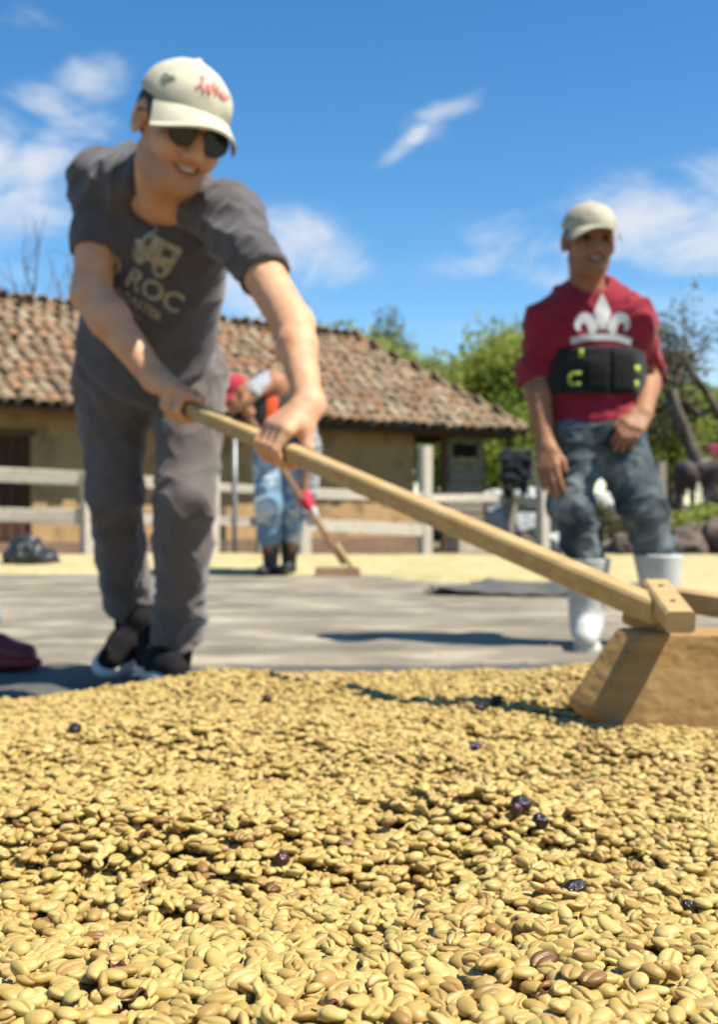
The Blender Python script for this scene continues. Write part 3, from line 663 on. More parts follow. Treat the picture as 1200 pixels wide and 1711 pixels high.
# plank end wall with a small opening, right of the adobe
q0, q1 = s_at(738, WT), s_at(806, WT)
for i in range(13):
    z0 = -.02 + i * .155
    if 10 <= i <= 11:
        a, b = q0 + .1, q0 + .24; wall_box(a, b, WT - .06, WT - .012, z0, z0 + .15, 'plank', m_plank, house); wall_box(q1 - .18, q1, WT - .06, WT - .012, z0, z0 + .15, 'plank', m_plank, house); continue
    j = rng.normal(0, .03); wall_box(q0 + .1 + j, q1 + j, WT - .06 + rng.uniform(-.02, .01), WT - .012, z0, z0 + rng.uniform(.125, .15), 'plank', m_plank, house)
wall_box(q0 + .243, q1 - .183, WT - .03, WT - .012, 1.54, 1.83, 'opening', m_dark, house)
MB().box(HP(q0 - .02, WT - .1, YARD), HP(q0 - .02, WT - .1, ZE - .02), .13, .13, hp, jit=.004).build('post', m_brown, house)
MB().box(HP(s_at(850, .35), .35, YARD), HP(s_at(850, .35), .35, ZE - .03), .12, .12, hp, jit=.004).build('post', m_brown, house)
MB().box(HP(LEN - .35, 5.6, YARD), HP(LEN - .35, 5.6, ZE - .03), .12, .12, hp, jit=.004).build('post', m_brown, house)
MB().box(HP(WEND - 2.5, .3, ZE - .06), HP(LEN - .1, .3, ZE - .06), .12, .12).build('beam', m_brown, house)
wall_box(s_at(762, WT - 1.2), s_at(838, WT - 1.2), WT - 1.3, WT - .9, YARD - .05, .02, 'low_block', mat('limewash', (.58, .52, .41), .95, (.42, .36, .27), 3, .4, .65), house)
# roof: deck, then clay barrel tiles laid one by one
r0, r1 = HP(-.2, HALF, ZR), HP(RID, HALF, ZR)
e00, e10, e11, e01 = HP(-.2, 0, ZE), HP(LEN, 0, ZE), HP(LEN, 2*HALF, ZE), HP(-.2, 2*HALF, ZE)
dn = np.array([0, 0, -.07])
mesh_obj('roof', [e00, e10, e11, e01, r0, r1] + [x + dn for x in (e00, e10, e11, e01, r0, r1)], [[0, 1, 5, 4], [1, 2, 5], [2, 3, 4, 5], [0, 4, 3], [7, 6, 10, 11], [8, 7, 11], [9, 8, 11, 10], [6, 9, 10], [0, 6, 7, 1], [1, 7, 8, 2], [2, 8, 9, 3], [3, 9, 6, 0]], m_deck, house, False)
roof = [c for c in house.children if c.name.startswith('roof')][0]
TILE = [(0, (.36, .175, .085)), (.18, (.39, .235, .13)), (.34, (.27, .18, .11)), (.48, (.41, .30, .18)), (.62, (.22, .155, .10)), (.74, (.44, .34, .215)), (.86, (.37, .215, .12)), (1, (.48, .40, .27))]
m_tile_o = ramp_mat('clay_tile', 'object', TILE, noise_scale=5, noise_col=(.13, .105, .07), noise_amt=.7)
m_tile_a = ramp_mat('clay_tile_far', 'attr', TILE, noise_scale=5, noise_col=(.13, .105, .07), noise_amt=.7)
def tile_mesh():
    V, F = [], []; n = 6; L, w = .44, .125
    for i, (y, k) in enumerate(((0, 1.0), (L, .82))):
        for r_ in (1.0, .84):
            for j in range(n + 1):
                a = math.pi * j / n; V.append((math.cos(a) * w * k * r_, y, math.sin(a) * w * k * r_ * .85))
    m1 = n + 1
    for j in range(n):
        F += [[j, j+1, 2*m1+j+1, 2*m1+j], [m1+j+1, m1+j, 3*m1+j, 3*m1+j+1], [j+1, j, m1+j, m1+j+1], [2*m1+j, 2*m1+j+1, 3*m1+j+1, 3*m1+j]]
    return np.array(V), F
tV, tF = tile_mesh(); tme = bpy.data.meshes.new('tile'); tme.from_pydata(tV.tolist(), [], tF); tme.update(); tme.materials.append(m_tile_o)
tiles = []
def lay(e0, e1, ra, rb):
    "rows of tiles on the slope between eave e0-e1 and ridge ra-rb"
    al = unit(e1 - e0); mid = (ra + rb) / 2; up_ = mid - (e0 + al * ((mid - e0) @ al)); H = np.linalg.norm(up_); up_ = up_ / H; nn = np.cross(al, up_); nn *= np.sign(nn[2]); L = np.linalg.norm(e1 - e0)
    a0 = (ra - e0) @ al; a1 = (rb - e0) @ al; row = .335
    for r_ in range(int(H / row) + 1):
        y = -.07 + r_ * row; f = min(max(y / H, 0), 1); lo, hi = a0 * f, L + (a1 - L) * f
        x = lo + .1 + rng.uniform(0, .04)
        while x < hi - .04:
            p = e0 + al * x + up_ * (y + rng.normal(0, .022)) + nn * (.035 + rng.normal(0, .012))
            yaw = rng.normal(0, .055); ax = al * math.cos(yaw) + up_ * math.sin(yaw); ay = up_ * math.cos(yaw) - al * math.sin(yaw); tilt = .055 + rng.normal(0, .025); ay2 = ay * math.cos(tilt) - nn * math.sin(tilt) * .6; an = np.cross(ax, ay2)
            if an[2] < 0: ax = -ax; an = np.cross(ax, ay2)
            tiles.append((p, np.stack([ax, ay2, an], 1))); x += .245 + rng.normal(0, .012)
lay(e00, e10, r0, r1); lay(e10, e11, r1, r1); lay(e01, e11, r0, r1)
for i in range(int(LEN / .4)):                                       # ridge and hip caps
    p = r0 + ha * i * .4 + np.array([0, 0, .04])
    if (p - r0) @ ha < (r1 - r0) @ ha: tiles.append((p + np.array([0, 0, rng.normal(0, .015)]), np.stack([hp, ha, np.array([0, 0, 1.])], 1)))
for e in (e10, e11):
    v = r1 - e; L = np.linalg.norm(v); v = v / L; sx = unit(np.cross(v, [0, 0, 1]))
    for i in range(int(L / .36)): tiles.append((e + v * i * .36 + np.array([0, 0, .06]), np.stack([sx, v, np.cross(sx, v)], 1)))
cen = np.array([t[0] for t in tiles]); uu = CU + cen[:, 0] / cen[:, 1] * FPX; vv = CV - (cen[:, 2] - CAMZ) / cen[:, 1] * FPX
seen = (uu > -15) & (uu < 900) & ((uu < 130) | (uu > 350)) & (((cen - e00) @ hp) < HALF + .1)
rank = np.where(seen, 1 / cen[:, 1], 0); big_t = set(np.argsort(-rank)[:300].tolist())
ro = origin(roof); V, F, T = [], [], []
for i, (p, R) in enumerate(tiles):
    if i in big_t:
        o = bpy.data.objects.new('tile', tme); COL.objects.link(o); o.parent = roof; o.matrix_basis = Matrix.Translation(Vector(p - ro)) @ Matrix(R.tolist()).to_4x4()
    else:
        b = len(V) * len(tV); V.append(tV @ R.T + p); F += [[k + b for k in f] for f in tF]; T += [rng.random()] * len(tV)
ft = mesh_obj('roof_tiles', np.concatenate(V), F, m_tile_a, roof, False); at = ft.data.attributes.new('tint', 'FLOAT', 'POINT'); at.data.foreach_set('value', T); ft['kind'] = 'stuff'

# ================================================================== FENCE
def post_thing(u, vt, vb, d, w, label, name='fence_post', m=m_fence, rnd=False, cat='post', g='fence posts in front of the farmhouse'):
    a, b = P(u, vb, d), P(u, vt, d); a[2] = min(a[2], YARD + .02 if d > 11.8 else .0) - .03
    if rnd: pr = MB().tube([a, (a+b)/2, b], [w/2]*3, 12)
    else: pr = MB().box(a, b, w, w*.8, hp, jit=.004)
    o = pr.build(name, m, None, rnd); return tag(o, label, cat, g)
def rail_thing(u0, v0, d_0, u1, v1, d_1, h, label):
    o = MB().box(P(u0, v0, d_0), P(u1, v1, d_1), .035, h, (0, 0, 1), jit=.006).build('fence_rail', m_fence); return tag(o, label, 'rail', 'fence rails in front of the farmhouse')
m_steel = mat('galvanised_pipe', (.42, .43, .44), .45, (.30, .31, .32), 12, .4, .6); m_steel.node_tree.nodes['Principled BSDF'].inputs['Metallic'].default_value = .6
post_thing(147, 790, 935, 12.2, .15, 'short pale fence post just left of the bending man')
post_thing(355, 712, 935, 12.6, .13, 'tall bright white post behind the bending man\'s left knee')
post_thing(508, 770, 935, 13.0, .14, 'short pale post behind the rear raker\'s boots')
post_thing(711, 745, 942, 14.1, .15, 'pale fence post in front of the plank end of the farmhouse')
post_thing(907, 782, 922, 14.6, .16, 'pale post beside the hanging hand of the man in maroon')
post_thing(852, 822, 925, 15.2, .18, 'short brown post under the black jacket', m=m_plank)
post_thing(1104, 772, 905, 14.0, .14, 'grey post behind the left knee of the man in maroon', m=m_plank)
post_thing(392, 728, 935, 12.7, .055, 'thin grey steel pipe standing behind the wooden handle', 'pipe_post', m_steel, True)
post_thing(372, 838, 935, 12.75, .06, 'low thin grey stake left of the steel pipe', 'stake', m_plank)
post_thing(432, 838, 935, 12.75, .06, 'low thin grey stake right of the steel pipe', 'stake', m_plank)
rail_thing(-60, 791, 12.1, 140, 800, 12.2, .15, 'upper pale rail at the left edge in front of the dark door')
rail_thing(-60, 859, 12.1, 140, 863, 12.2, .15, 'lower pale rail at the left edge above the black bag')
rail_thing(150, 800, 12.25, 350, 812, 12.55, .13, 'upper pale rail behind the bending man\'s legs')
rail_thing(150, 864, 12.25, 350, 870, 12.55, .13, 'lower pale rail behind the bending man\'s legs')
rail_thing(360, 814, 12.65, 500, 824, 12.95, .09, 'upper thin rail behind the rear raker')
rail_thing(360, 868, 12.65, 500, 875, 12.95, .09, 'lower thin rail behind the rear raker')
rail_thing(512, 824, 13.05, 705, 832, 14.0, .12, 'upper pale rail between the rear raker and the plank end')
rail_thing(512, 877, 13.05, 705, 886, 14.0, .14, 'lower pale rail between the rear raker and the plank end')
rail_thing(716, 832, 14.15, 848, 832, 15.1, .10, 'weathered rail between the two posts under the open porch')
rail_thing(858, 836, 15.1, 905, 836, 14.7, .09, 'short rail next to the black jacket')

# ================================================================== PEOPLE
def skin_mat(name, c, lip, stub):
    c, lip, stub = kc(c), kc(lip), kc(stub)
    m, n, l, b = nodes_of(name); b.inputs['Roughness'].default_value = .6; b.inputs['Specular IOR Level'].default_value = .35
    b.inputs['Subsurface Weight'].default_value = .12; b.inputs['Subsurface Radius'].default_value = (.012, .005, .003); b.inputs['Subsurface Scale'].default_value = .4
    q = n.new('ShaderNodeTexNoise'); q.inputs['Scale'].default_value = 22; q.inputs['Detail'].default_value = 4
    t = n.new('ShaderNodeTexCoord'); l.new(t.outputs['Object'], q.inputs['Vector']); mr_ = n.new('ShaderNodeMapRange'); mr_.inputs[1].default_value = .4; mr_.inputs[2].default_value = .68; l.new(q.outputs['Fac'], mr_.inputs[0])
    x = n.new('ShaderNodeMix'); x.data_type = 'RGBA'; l.new(mr_.outputs[0], x.inputs['Factor']); x.inputs['A'].default_value = (*c, 1); x.inputs['B'].default_value = (c[0]*.92, c[1]*.76, c[2]*.68, 1); cur = x.outputs['Result']
    for nm, cc in (('stubble', stub), ('lip', lip)):
        a = n.new('ShaderNodeAttribute'); a.attribute_name = nm; y = n.new('ShaderNodeMix'); y.data_type = 'RGBA'; l.new(a.outputs['Fac'], y.inputs['Factor']); l.new(cur, y.inputs['A']); y.inputs['B'].default_value = (*cc, 1); cur = y.outputs['Result']
    l.new(cur, b.inputs['Base Color']); return m
def cloth(name, c, c2=None, rough=.9, sheen=.3, scale=14, weave=420):
    return mat(name, c, rough, c2 or tuple(k * .78 for k in c), scale, .42, .66, .25, weave, .2, sheen=sheen)

def head_prims(C, R, s=1.0, smile=True, socket=True):
    "face features in the head's own axes: x = person's left, y = forward, z = up"
    L = lambda x, y, z: C + R @ (np.array([x, y, z]) * s)
    e = lambda c, r, k=.02, op='u', Rl=None: el(L(*c), np.array(r) * s, R if Rl is None else R @ Rl, k * s, op)
    c = lambda a, b, ra, rb, k=.01, op='u': rc(L(*a), L(*b), ra * s, rb * s, k * s, op)
    pr = [e((0, -.012, .036), (.077, .097, .083)), e((0, .022, -.028), (.061, .072, .086), .03), e((0, .036, -.079), (.044, .050, .034), .03), e((0, .071, -.096), (.020, .018, .017), .025)]
    for q in (-1, 1):
        pr += [e((q*.044, .058, -.030), (.022, .022, .019), .02), c((q*.048, .0, -.058), (q*.026, .056, -.089), .018, .016, .025)]
        pr += [e((q*.079, -.012, -.006), (.011, .021, .033), .008), e((q*.084, -.004, -.004), (.006, .010, .017), .006, 's')]
    pr += [e((0, .080, .020), (.050, .014, .011), .02), c((0, .088, .008), (0, .110, -.032), .0085, .0125, .012)]
    for q in (-1, 1):
        pr += [e((q*.013, .098, -.037), (.0085, .010, .0075), .008)]
        if socket: pr += [e((q*.032, .094, .001), (.019, .014, .0115), .012, 's')]
    # cheeks lifted by the smile
    for q in (-1, 1): pr += [e((q*.036, .074, -.040), (.017, .015, .015), .018)]
    arc = lambda t: (.031 * t, .092 - .026 * t * t, -.065 + .015 * t * t)
    pr += [c((q*.036, .073, -.050), (q*.018, .094, -.048), .006, .006, .010) for q in (-1, 1)]
    N_ = 7
    tt = np.linspace(-1, 1, N_)
    for i in range(N_ - 1):                                       # lips, then the opening between them
        a, b = arc(tt[i]), arc(tt[i+1]); op_ = lambda p, t, dz: (p[0], p[1] + .002, p[2] + dz * (1 - .75 * t * t))
        pr += [c(op_(a, tt[i], .0085), op_(b, tt[i+1], .0085), .0048, .0048, .006), c(op_(a, tt[i], -.0095), op_(b, tt[i+1], -.0095), .0060, .0060, .006)]
    if smile:
        for i in range(N_ - 1):
            a, b = arc(tt[i] * .9), arc(tt[i+1] * .9); r_ = lambda t: .0072 * (1 - .55 * t * t)
            pr += [rc(L(a[0], a[1] + .003, a[2]), L(b[0], b[1] + .003, b[2]), r_(tt[i]) * s, r_(tt[i+1]) * s, .003 * s, 's')]
    teeth = [rc(L(arc(t0*.8)[0], arc(t0*.8)[1] - .0035, arc(t0*.8)[2] + .003), L(arc(t1*.8)[0], arc(t1*.8)[1] - .0035, arc(t1*.8)[2] + .003), .0066*s*(1-.4*t0*t0), .0066*s*(1-.4*t1*t1), .002) for t0, t1 in zip(tt[:-1], tt[1:])]
    return pr, teeth
def paint_face(ob, V, C, R, s, stub):
    y = (V - C) @ R / s
    arcz = -.065 + .015 * (y[:, 0] / .031) ** 2
    dz = y[:, 2] - arcz
    lip = np.exp(-(np.abs(np.abs(dz) - .009) / .005) ** 2) * (np.abs(y[:, 0]) < .034) * (y[:, 1] > .06) * (np.abs(dz) < .018)
    beard = np.clip((-.045 - y[:, 2]) / .02, 0, 1) * np.clip((y[:, 1] - -.02) / .03, 0, 1) * np.clip((y[:, 2] + .125) / .02, 0, 1) * (np.abs(y[:, 0]) < .09) * (1 - np.exp(-((y[:, 0] / .05) ** 2 + ((y[:, 2] + .02) / .03) ** 2)))
    for nm, arr in (('lip', lip * .8), ('stubble', beard * stub)):
        a = ob.data.attributes.new(nm, 'FLOAT', 'POINT'); a.data.foreach_set('value', arr.astype(np.float32))
def hand_on_bar(wrist, Cg, axis, e_top, e_front, R_, s=1.0, thumb=1, order=1, reach=1.0, thumb_along=False):
    "fingers closed round a bar through Cg: knuckles above (e_top), fingers down the front (e_front) and under"
    pr = []; a = unit(axis); et = unit(np.array(e_top) - a * (np.array(e_top) @ a)); ef = np.array(e_front) - a * (np.array(e_front) @ a) ; ef = unit(ef - et * (ef @ et))
    ring = lambda Ci, ang, r: Ci + et * math.cos(ang) * r + ef * math.sin(ang) * r
    for i in range(4):
        o = (i - 1.5) * .0205 * s * order; f = (1.0, 1.06, 1.0, .86)[i]; Ci = Cg + a * o
        k0 = ring(Ci, rad(22), R_ + .024); k1 = ring(Ci, rad(88), R_ + .0165); k2 = ring(Ci, rad(140), R_ + .010); k3 = ring(Ci, rad(195), R_ + .008)
        fr = .0096 * s * (.9 if i == 3 else 1)
        pr += [rc(wrist, k0, .021 * s, .0125 * s, .016), rc(k0, k1, fr * 1.12, fr, .0035), rc(k1, k2, fr, fr * .95, .003), rc(k2, k3, fr * .95, fr * .82, .003)]
    t0 = wrist + (Cg - wrist) * .45 - a * .028 * s * order * thumb
    if thumb_along:
        t1 = Cg - a * (.045 * order * thumb) * s + et * (R_ + .016); t2 = t1 - a * (.038 * order * thumb) * s - et * .002
    else:
        t1 = ring(Cg - a * .040 * order * thumb * s, rad(-60), R_ + .014); t2 = ring(Cg - a * .030 * order * thumb * s, rad(-140), R_ + .010)
    pr += [rc(wrist, t0, .019 * s, .017 * s, .016), rc(t0, t1, .015 * s, .012 * s, .01), rc(t1, t2, .0115 * s, .009 * s, .004)]
    return pr
def slab(p, d, w=.11, th=.10):
    "takes away everything within w of the axis beyond point p"
    d = unit(d); ref = np.array([0, 0, 1.]) if abs(d[2]) < .9 else np.array([1., 0, 0]); x = unit(np.cross(d, ref)); y = np.cross(d, x)
    return bx(np.array(p) + d * th, (w, w, th), np.stack([x, y, d], 1), .002, .003, 's')
def free_hand(wrist, direc, palm_n, side, s=1.0, curl=.5):
    "a relaxed hand: palm and five slightly curled fingers; side points to the thumb"
    d = unit(direc); n = unit(np.array(palm_n) - d * (np.array(palm_n) @ d)); w = unit(np.array(side) - d * (np.array(side) @ d) - n * (np.array(side) @ n)); pr = []
    for i in range(4):
        o = (1.5 - i) * .020 * s; k0 = wrist + d * (.088 - .006 * abs(i - 1)) * s + w * o; L = (.040, .045, .042, .033)[i] * s
        pr += [rc(wrist + w * o * .5, k0, .019*s, .0125*s, .014)]; p, dd = k0, d
        for j in range(3):
            a = curl * (.35 + .45 * j); dd = d * math.cos(a) + n * math.sin(a); q = p + dd * L * (1, .7, .55)[j]; pr.append(rc(p, q, .0095*s*(1-.06*j), .0092*s*(1-.08*j), .003)); p = q
    t0 = wrist + d * .03 * s + w * .028 * s; t1 = t0 + (d * .8 + w * .45 + n * .3) * .045 * s; t2 = t1 + (d * .95 + n * .35) * .032 * s
    return pr + [rc(wrist, t0, .019*s, .016*s, .014), rc(t0, t1, .015*s, .012*s, .008), rc(t1, t2, .0115*s, .009*s, .004)]
def arm(S, E, W, r=(.052, .043, .040, .027), k=.02):
    m = E + (W - E) * .28
    return [rc(S, E, r[0], r[1], k), rc(E, m, r[1], r[2] * 1.06, k), rc(m, W, r[2] * 1.04, r[3], k)]
def cap(parent, C, R, s, m_cap, drop=.0, visor_len=.078, band=.032, crown=.098, name='cap', squash=1.0, m_visor=None, h=.004):
    L = lambda p: C + R @ (np.array(p, float) * s)
    up, fw = R[:, 2], R[:, 1]
    pr = [el(L((0, -.010, .040)), np.array((.0875, .108, crown)) * s, R, .01), cut(L((0, 0, band)), -(up * 1.0 + fw * .12 * 1)), rc(L((0, -.01, .040 + crown - .002)), L((0, -.01, .041 + crown)), .007 * s, .006 * s, .006)]
    ob, V, F = sculpt('cap', pr, h, m_cap, parent, [(.004, 30, 3, False)])
    Vv, Fv = [], []; na, nr = 25, 9
    for side in (0, 1):
        for i in range(na):
            th = rad(-66 + 132 * i / (na - 1))
            for j in range(nr):
                t = j / (nr - 1); bxx, byy = math.sin(th) * .0865, math.cos(th) * .107 - .010
                reach = visor_len * (math.cos(th * .95) ** .8 if abs(th) < rad(90) else 0)
                x = bxx * (1 + .10 * t); y = byy + reach * t; z = band + .004 - drop * t - 6.0 * x * x * (.25 + .75 * t) + .012 * (1 - t) * 0 - .10 * (y - .09) * t - side * .0035
                Vv.append(L((x, y - .004, z)))
    nn = na * nr
    for side in (0, 1):
        for i in range(na - 1):
            for j in range(nr - 1):
                f = [i*nr+j, (i+1)*nr+j, (i+1)*nr+j+1, i*nr+j+1]; Fv.append([k + side * nn for k in (f if side else f[::-1])])
    for i in range(na - 1): Fv.append([i*nr+nr-1, (i+1)*nr+nr-1, nn+(i+1)*nr+nr-1, nn+i*nr+nr-1])
    vis = mesh_obj('visor', np.array(Vv), Fv, m_visor or m_cap, ob)
    for q in (0, 1):
        pass
    return ob, V, F, L
def project(shape_tris, place, bvh, direction, off=.0018):
    "lay flat artwork (2-D points, faces) onto a surface along a direction"
    V2, F2 = shape_tris; out = []
    for p in V2:
        w = place(p); hit = bvh.ray_cast(Vector(w), Vector(direction), 1.0)
        out.append(np.array(hit[0]) - np.array(direction) * off if hit[0] is not None else np.array(w) + np.array(direction) * .25)
    return np.array(out), F2
def text_shape(txt, size=1.0, bold=.02, bend=0, res=3):
    cu = bpy.data.curves.new('t', 'FONT'); cu.body = txt; cu.size = size; cu.align_x = 'CENTER'; cu.offset = bold; cu.resolution_u = res
    o = bpy.data.objects.new('t', cu); COL.objects.link(o); dg = bpy.context.evaluated_depsgraph_get(); me = bpy.data.meshes.new_from_object(o.evaluated_get(dg))
    bm = bmesh.new(); bm.from_mesh(me); bmesh.ops.triangulate(bm, faces=bm.faces[:]); 
    for _ in range(2): bmesh.ops.subdivide_edges(bm, edges=[e for e in bm.edges if e.calc_length() > size * .12], cuts=1)
    bmesh.ops.triangulate(bm, faces=bm.faces[:])
    V = [(v.co.x, v.co.y + bend * v.co.x ** 2) for v in bm.verts]; F = [[v.index for v in f.verts] for f in bm.faces]
    bm.free(); bpy.data.objects.remove(o); bpy.data.curves.remove(cu); bpy.data.meshes.remove(me); return V, F
def poly_shape(outline, fine=.05):
    bm = bmesh.new(); vs = [bm.verts.new((x, y, 0)) for x, y in outline]; bm.faces.new(vs); bmesh.ops.triangulate(bm, faces=bm.faces[:])
    for _ in range(3): bmesh.ops.subdivide_edges(bm, edges=[e for e in bm.edges if e.calc_length() > fine], cuts=1); bmesh.ops.triangulate(bm, faces=bm.faces[:])
    bm.verts.index_update(); V = [(v.co.x, v.co.y) for v in bm.verts]; F = [[v.index for v in f.verts] for f in bm.faces]; bm.free(); return V, F
def join2(*shapes):
    V, F = [], []
    for v, f in shapes: b = len(V); V += list(v); F += [[i + b for i in q] for q in f]
    return V, F
def move2(sh, dx, dy, k=1, ang=0):
    c, s = math.cos(ang), math.sin(ang); return [(dx + k * (x*c - y*s), dy + k * (x*s + y*c)) for x, y in sh[0]], sh[1]
def ell2(cx, cy, rx, ry, n=20, ang=0): return [(cx + rx*math.cos(t)*math.cos(ang) - ry*math.sin(t)*math.sin(ang), cy + rx*math.cos(t)*math.sin(ang) + ry*math.sin(t)*math.cos(ang)) for t in np.linspace(0, 2*math.pi, n, endpoint=False)]
m_teeth = mat('teeth', (.66, .58, .44), .4)
m_lens = mat('dark_lens', (.012, .013, .012), .08, spec=.8); m_frame = mat('glasses_frame', (.03, .028, .025), .3)
m_hair = mat('dark_hair', (.035, .02, .012), .6, (.06, .035, .02), 80, .4, .6, .6, 300)

def shoe(parent, heel, toe, up, m_up, m_sole, w=.043, h=.004, high=.07, trim=None):
    f = unit(toe - heel); up = np.array(up, float); up = unit(up - f * (up @ f)); sd_ = np.cross(f, up); R = np.stack([sd_, f, up], 1); L = np.linalg.norm(toe - heel); mid = (heel + toe) / 2
    pu = [rc(heel + up * .045 + f * .02, heel + up * .05 + f * L * .45, .040, .042, .03), rc(heel + up * .045 + f * L * .4, toe + up * .034 - f * .045, .042, .034, .03), rc(heel + up * .05 + f * .03, heel + up * (.05 + high) + f * .035, .042, .040, .02)]
    pu += [cut(mid + up * .018, -up)]
    o, _, _ = sculpt('shoe', pu, h, m_up, parent)
    ps = [el(heel + up * .016 + f * .045, (w*1.02, .060, .028), R, .02), el(mid + up * .014 + f * L * .16, (w*1.10, L*.37, .024), R, .03), el(heel + f * L * .4 + up * .013, (w*.85, .07, .018), R, .03), cut(mid - up * .001, -up), cut(mid + up * .032, up)]
    sculpt('sole', ps, h, m_sole, o)
    for (a, b, c_) in ((.30, .066, .045), (.42, .060, .043), (.54, .052, .042)):
        p = heel + f * L * a + up * (b + .026); MB().tube([p - sd_ * .028 - up * .012, p + up * .006, p + sd_ * .028 - up * .012], [.004]*3, 6).build('lace', trim or m_sole, o, True)
    return o

# ------------------------------------------------------------------ the bending man in the cream cap
p1 = thing('person', tuple(P(250, 1140, 2.98) * np.array([1, 1, 0])), 'man in cream cap, sunglasses and charcoal t-shirt bending over the rake handle', 'person')
m_skin1 = skin_mat('fair_skin', (.84, .46, .265), (.60, .17, .11), (.46, .24, .135))
m_shirt1 = cloth('charcoal_tee', (.125, .111, .117), (.095, .083, .087), sheen=.25)
m_pants1 = cloth('taupe_trousers', (.178, .144, .130), (.140, .113, .102), sheen=.25)
Pc, Nb, SR, SL = P(250, 600, 2.86), P(270, 272, 2.52), P(168, 306, 2.59), P(386, 366, 2.45)
RH, LH, RK, LK, RA, LA = P(186, 625, 2.90), P(316, 628, 2.84), P(190, 830, 2.86), P(310, 838, 2.74), P(214, 1030, 3.08), P(298, 1080, 2.92)
ER_, WR, EL_, WL = P(152, 492, 2.53), P(258, 632, 2.46), P(489, 543, 2.27), P(517, 678, 2.12)
HC = P(300, 214, 2.37); yaw, pit, rol = rad(33), rad(-25), rad(9)
fw = np.array([math.sin(yaw) * math.cos(pit), -math.cos(yaw) * math.cos(pit), math.sin(pit)])
Rh = basis(fw, np.array([0, 0, 1.])); cr, sr = math.cos(rol), math.sin(rol)
Rh = np.stack([Rh[:, 0] * cr - Rh[:, 2] * sr, Rh[:, 1], Rh[:, 2] * cr + Rh[:, 0] * sr], 1); HS = 1.10
t_ = unit(Nb - Pc); u_ = unit(SL - SR); u_ = unit(u_ - t_ * (u_ @ t_)); n_ = np.cross(u_, t_); n_ = n_ * (-1 if n_[1] > 0 else 1)
RT = np.stack([u_, n_, t_], 1); TL = np.linalg.norm(Nb - Pc); pq = lambda a, b, c: Pc + u_ * a + n_ * b + t_ * c
hprims, teeth = head_prims(HC, Rh, HS, True, False)
nk = HC + Rh @ np.array([0, -.028, -.075]) * HS
sh_mid = (SR + SL) / 2
body = [el(pq(0, -.02, TL * .68), (.145, .085, .17), RT, .03), el(pq(0, -.01, TL * .2), (.125, .085, .2), RT, .04), rc(sh_mid + t_ * .01, nk, .062, .058, .03), rc(SR, SL, .045, .045, .03)]
body += arm(SR, ER_, WR, (.050, .043, .042, .029)) + arm(SL, EL_, WL, (.049, .041, .036, .0265))
body += [rc(RH, RK, .07, .045), rc(RK, RA, .045, .035), rc(LH, LK, .07, .045), rc(LK, LA, .045, .035)]
hbar = .017
gL = HA + hd * ((P(470, 750, 2.10) - HA) @ hd)
body += hand_on_bar(WL, gL, hd, (-.05, .25, 1), (-.15, -1, .1), hbar, 1.05, thumb=1, order=-1)
gR = HA + hd * .035
body += hand_on_bar(WR, gR, hd, (-.35, .35, .8), (-.35, -1, -.3), hbar, 1.05, thumb=-1, order=1, thumb_along=True)
ob, V, F = sculpt('body', hprims + body, .0042, m_skin1, p1, [(.0016, 60, 1, False)])
paint_face(ob, V, HC, Rh, HS, .62)
sculpt('teeth', teeth, .0025, m_teeth, p1)
# t-shirt: torso, shoulders, sleeves; opened at neck, cuffs and hem
sle = lambda S, E, f: S + (E - S) * f
srt = [rc(SR, sle(SR, ER_, .80), .058, .053, .03), slab(sle(SR, ER_, .62), ER_ - SR, .09), rc(SL, sle(SL, EL_, .80), .058, .054, .03), slab(sle(SL, EL_, .56), EL_ - SL, .09)]
srt += [rc(sle(SR, ER_, .45), sle(SR, ER_, .9), .047, .047, .004, 's'), rc(sle(SL, EL_, .40), sle(SL, EL_, .85), .047, .048, .004, 's')]
srt += [el(pq(0, -.012, TL * .64), (.180, .122, .205), RT, .05), el(pq(0, .015, TL * .26), (.172, .130, .22), RT, .06), el(pq(.01, .02, TL * .02), (.180, .132, .10), RT, .06), rc(SR, sh_mid + t_ * .04, .052, .064, .04), rc(SL, sh_mid + t_ * .04, .052, .064, .04)]
srt += [rc(sh_mid - t_ * .005 + n_ * .062, nk + Rh @ np.array([0, .04, .03]), .062, .075, .012, 's'), cut(pq(0, 0, -.085), -t_ - n_ * .1)]
armw = lambda V: np.ones(len(V))
fr1 = np.outer(u_, u_) * 1 ; 
fold = lambda a, fa, fb, fc, Rm: np.diag([fa, fb, fc]) @ Rm.T
shoulder_w = lambda V: np.clip(((V - Pc) @ t_ / TL - .45) * 3, .25, 1)
def body_w(V):
    near = np.minimum(np.abs((V - sle(SR, ER_, .62)) @ unit(ER_ - SR)) + 9. * (np.linalg.norm(V - sle(SR, ER_, .62), axis=1) > .1), np.abs((V - sle(SL, EL_, .56)) @ unit(EL_ - SL)) + 9. * (np.linalg.norm(V - sle(SL, EL_, .56), axis=1) > .1))
    return shoulder_w(V) * np.clip(near / .05, .1, 1)
shirt1, sV, sF = sculpt('t_shirt', srt, .0048, m_shirt1, p1, [(.012, fold(0, 19, 6, 6, RT), 2, 2.2, body_w), (.013, fold(0, 6, 6, 8, RT), 5, 2.2), (.008, fold(0, 34, 26, 12, RT), 8, 2.2, body_w), (.009, fold(0, 9, 9, 16, RT), 18, 2.5, body_w)])
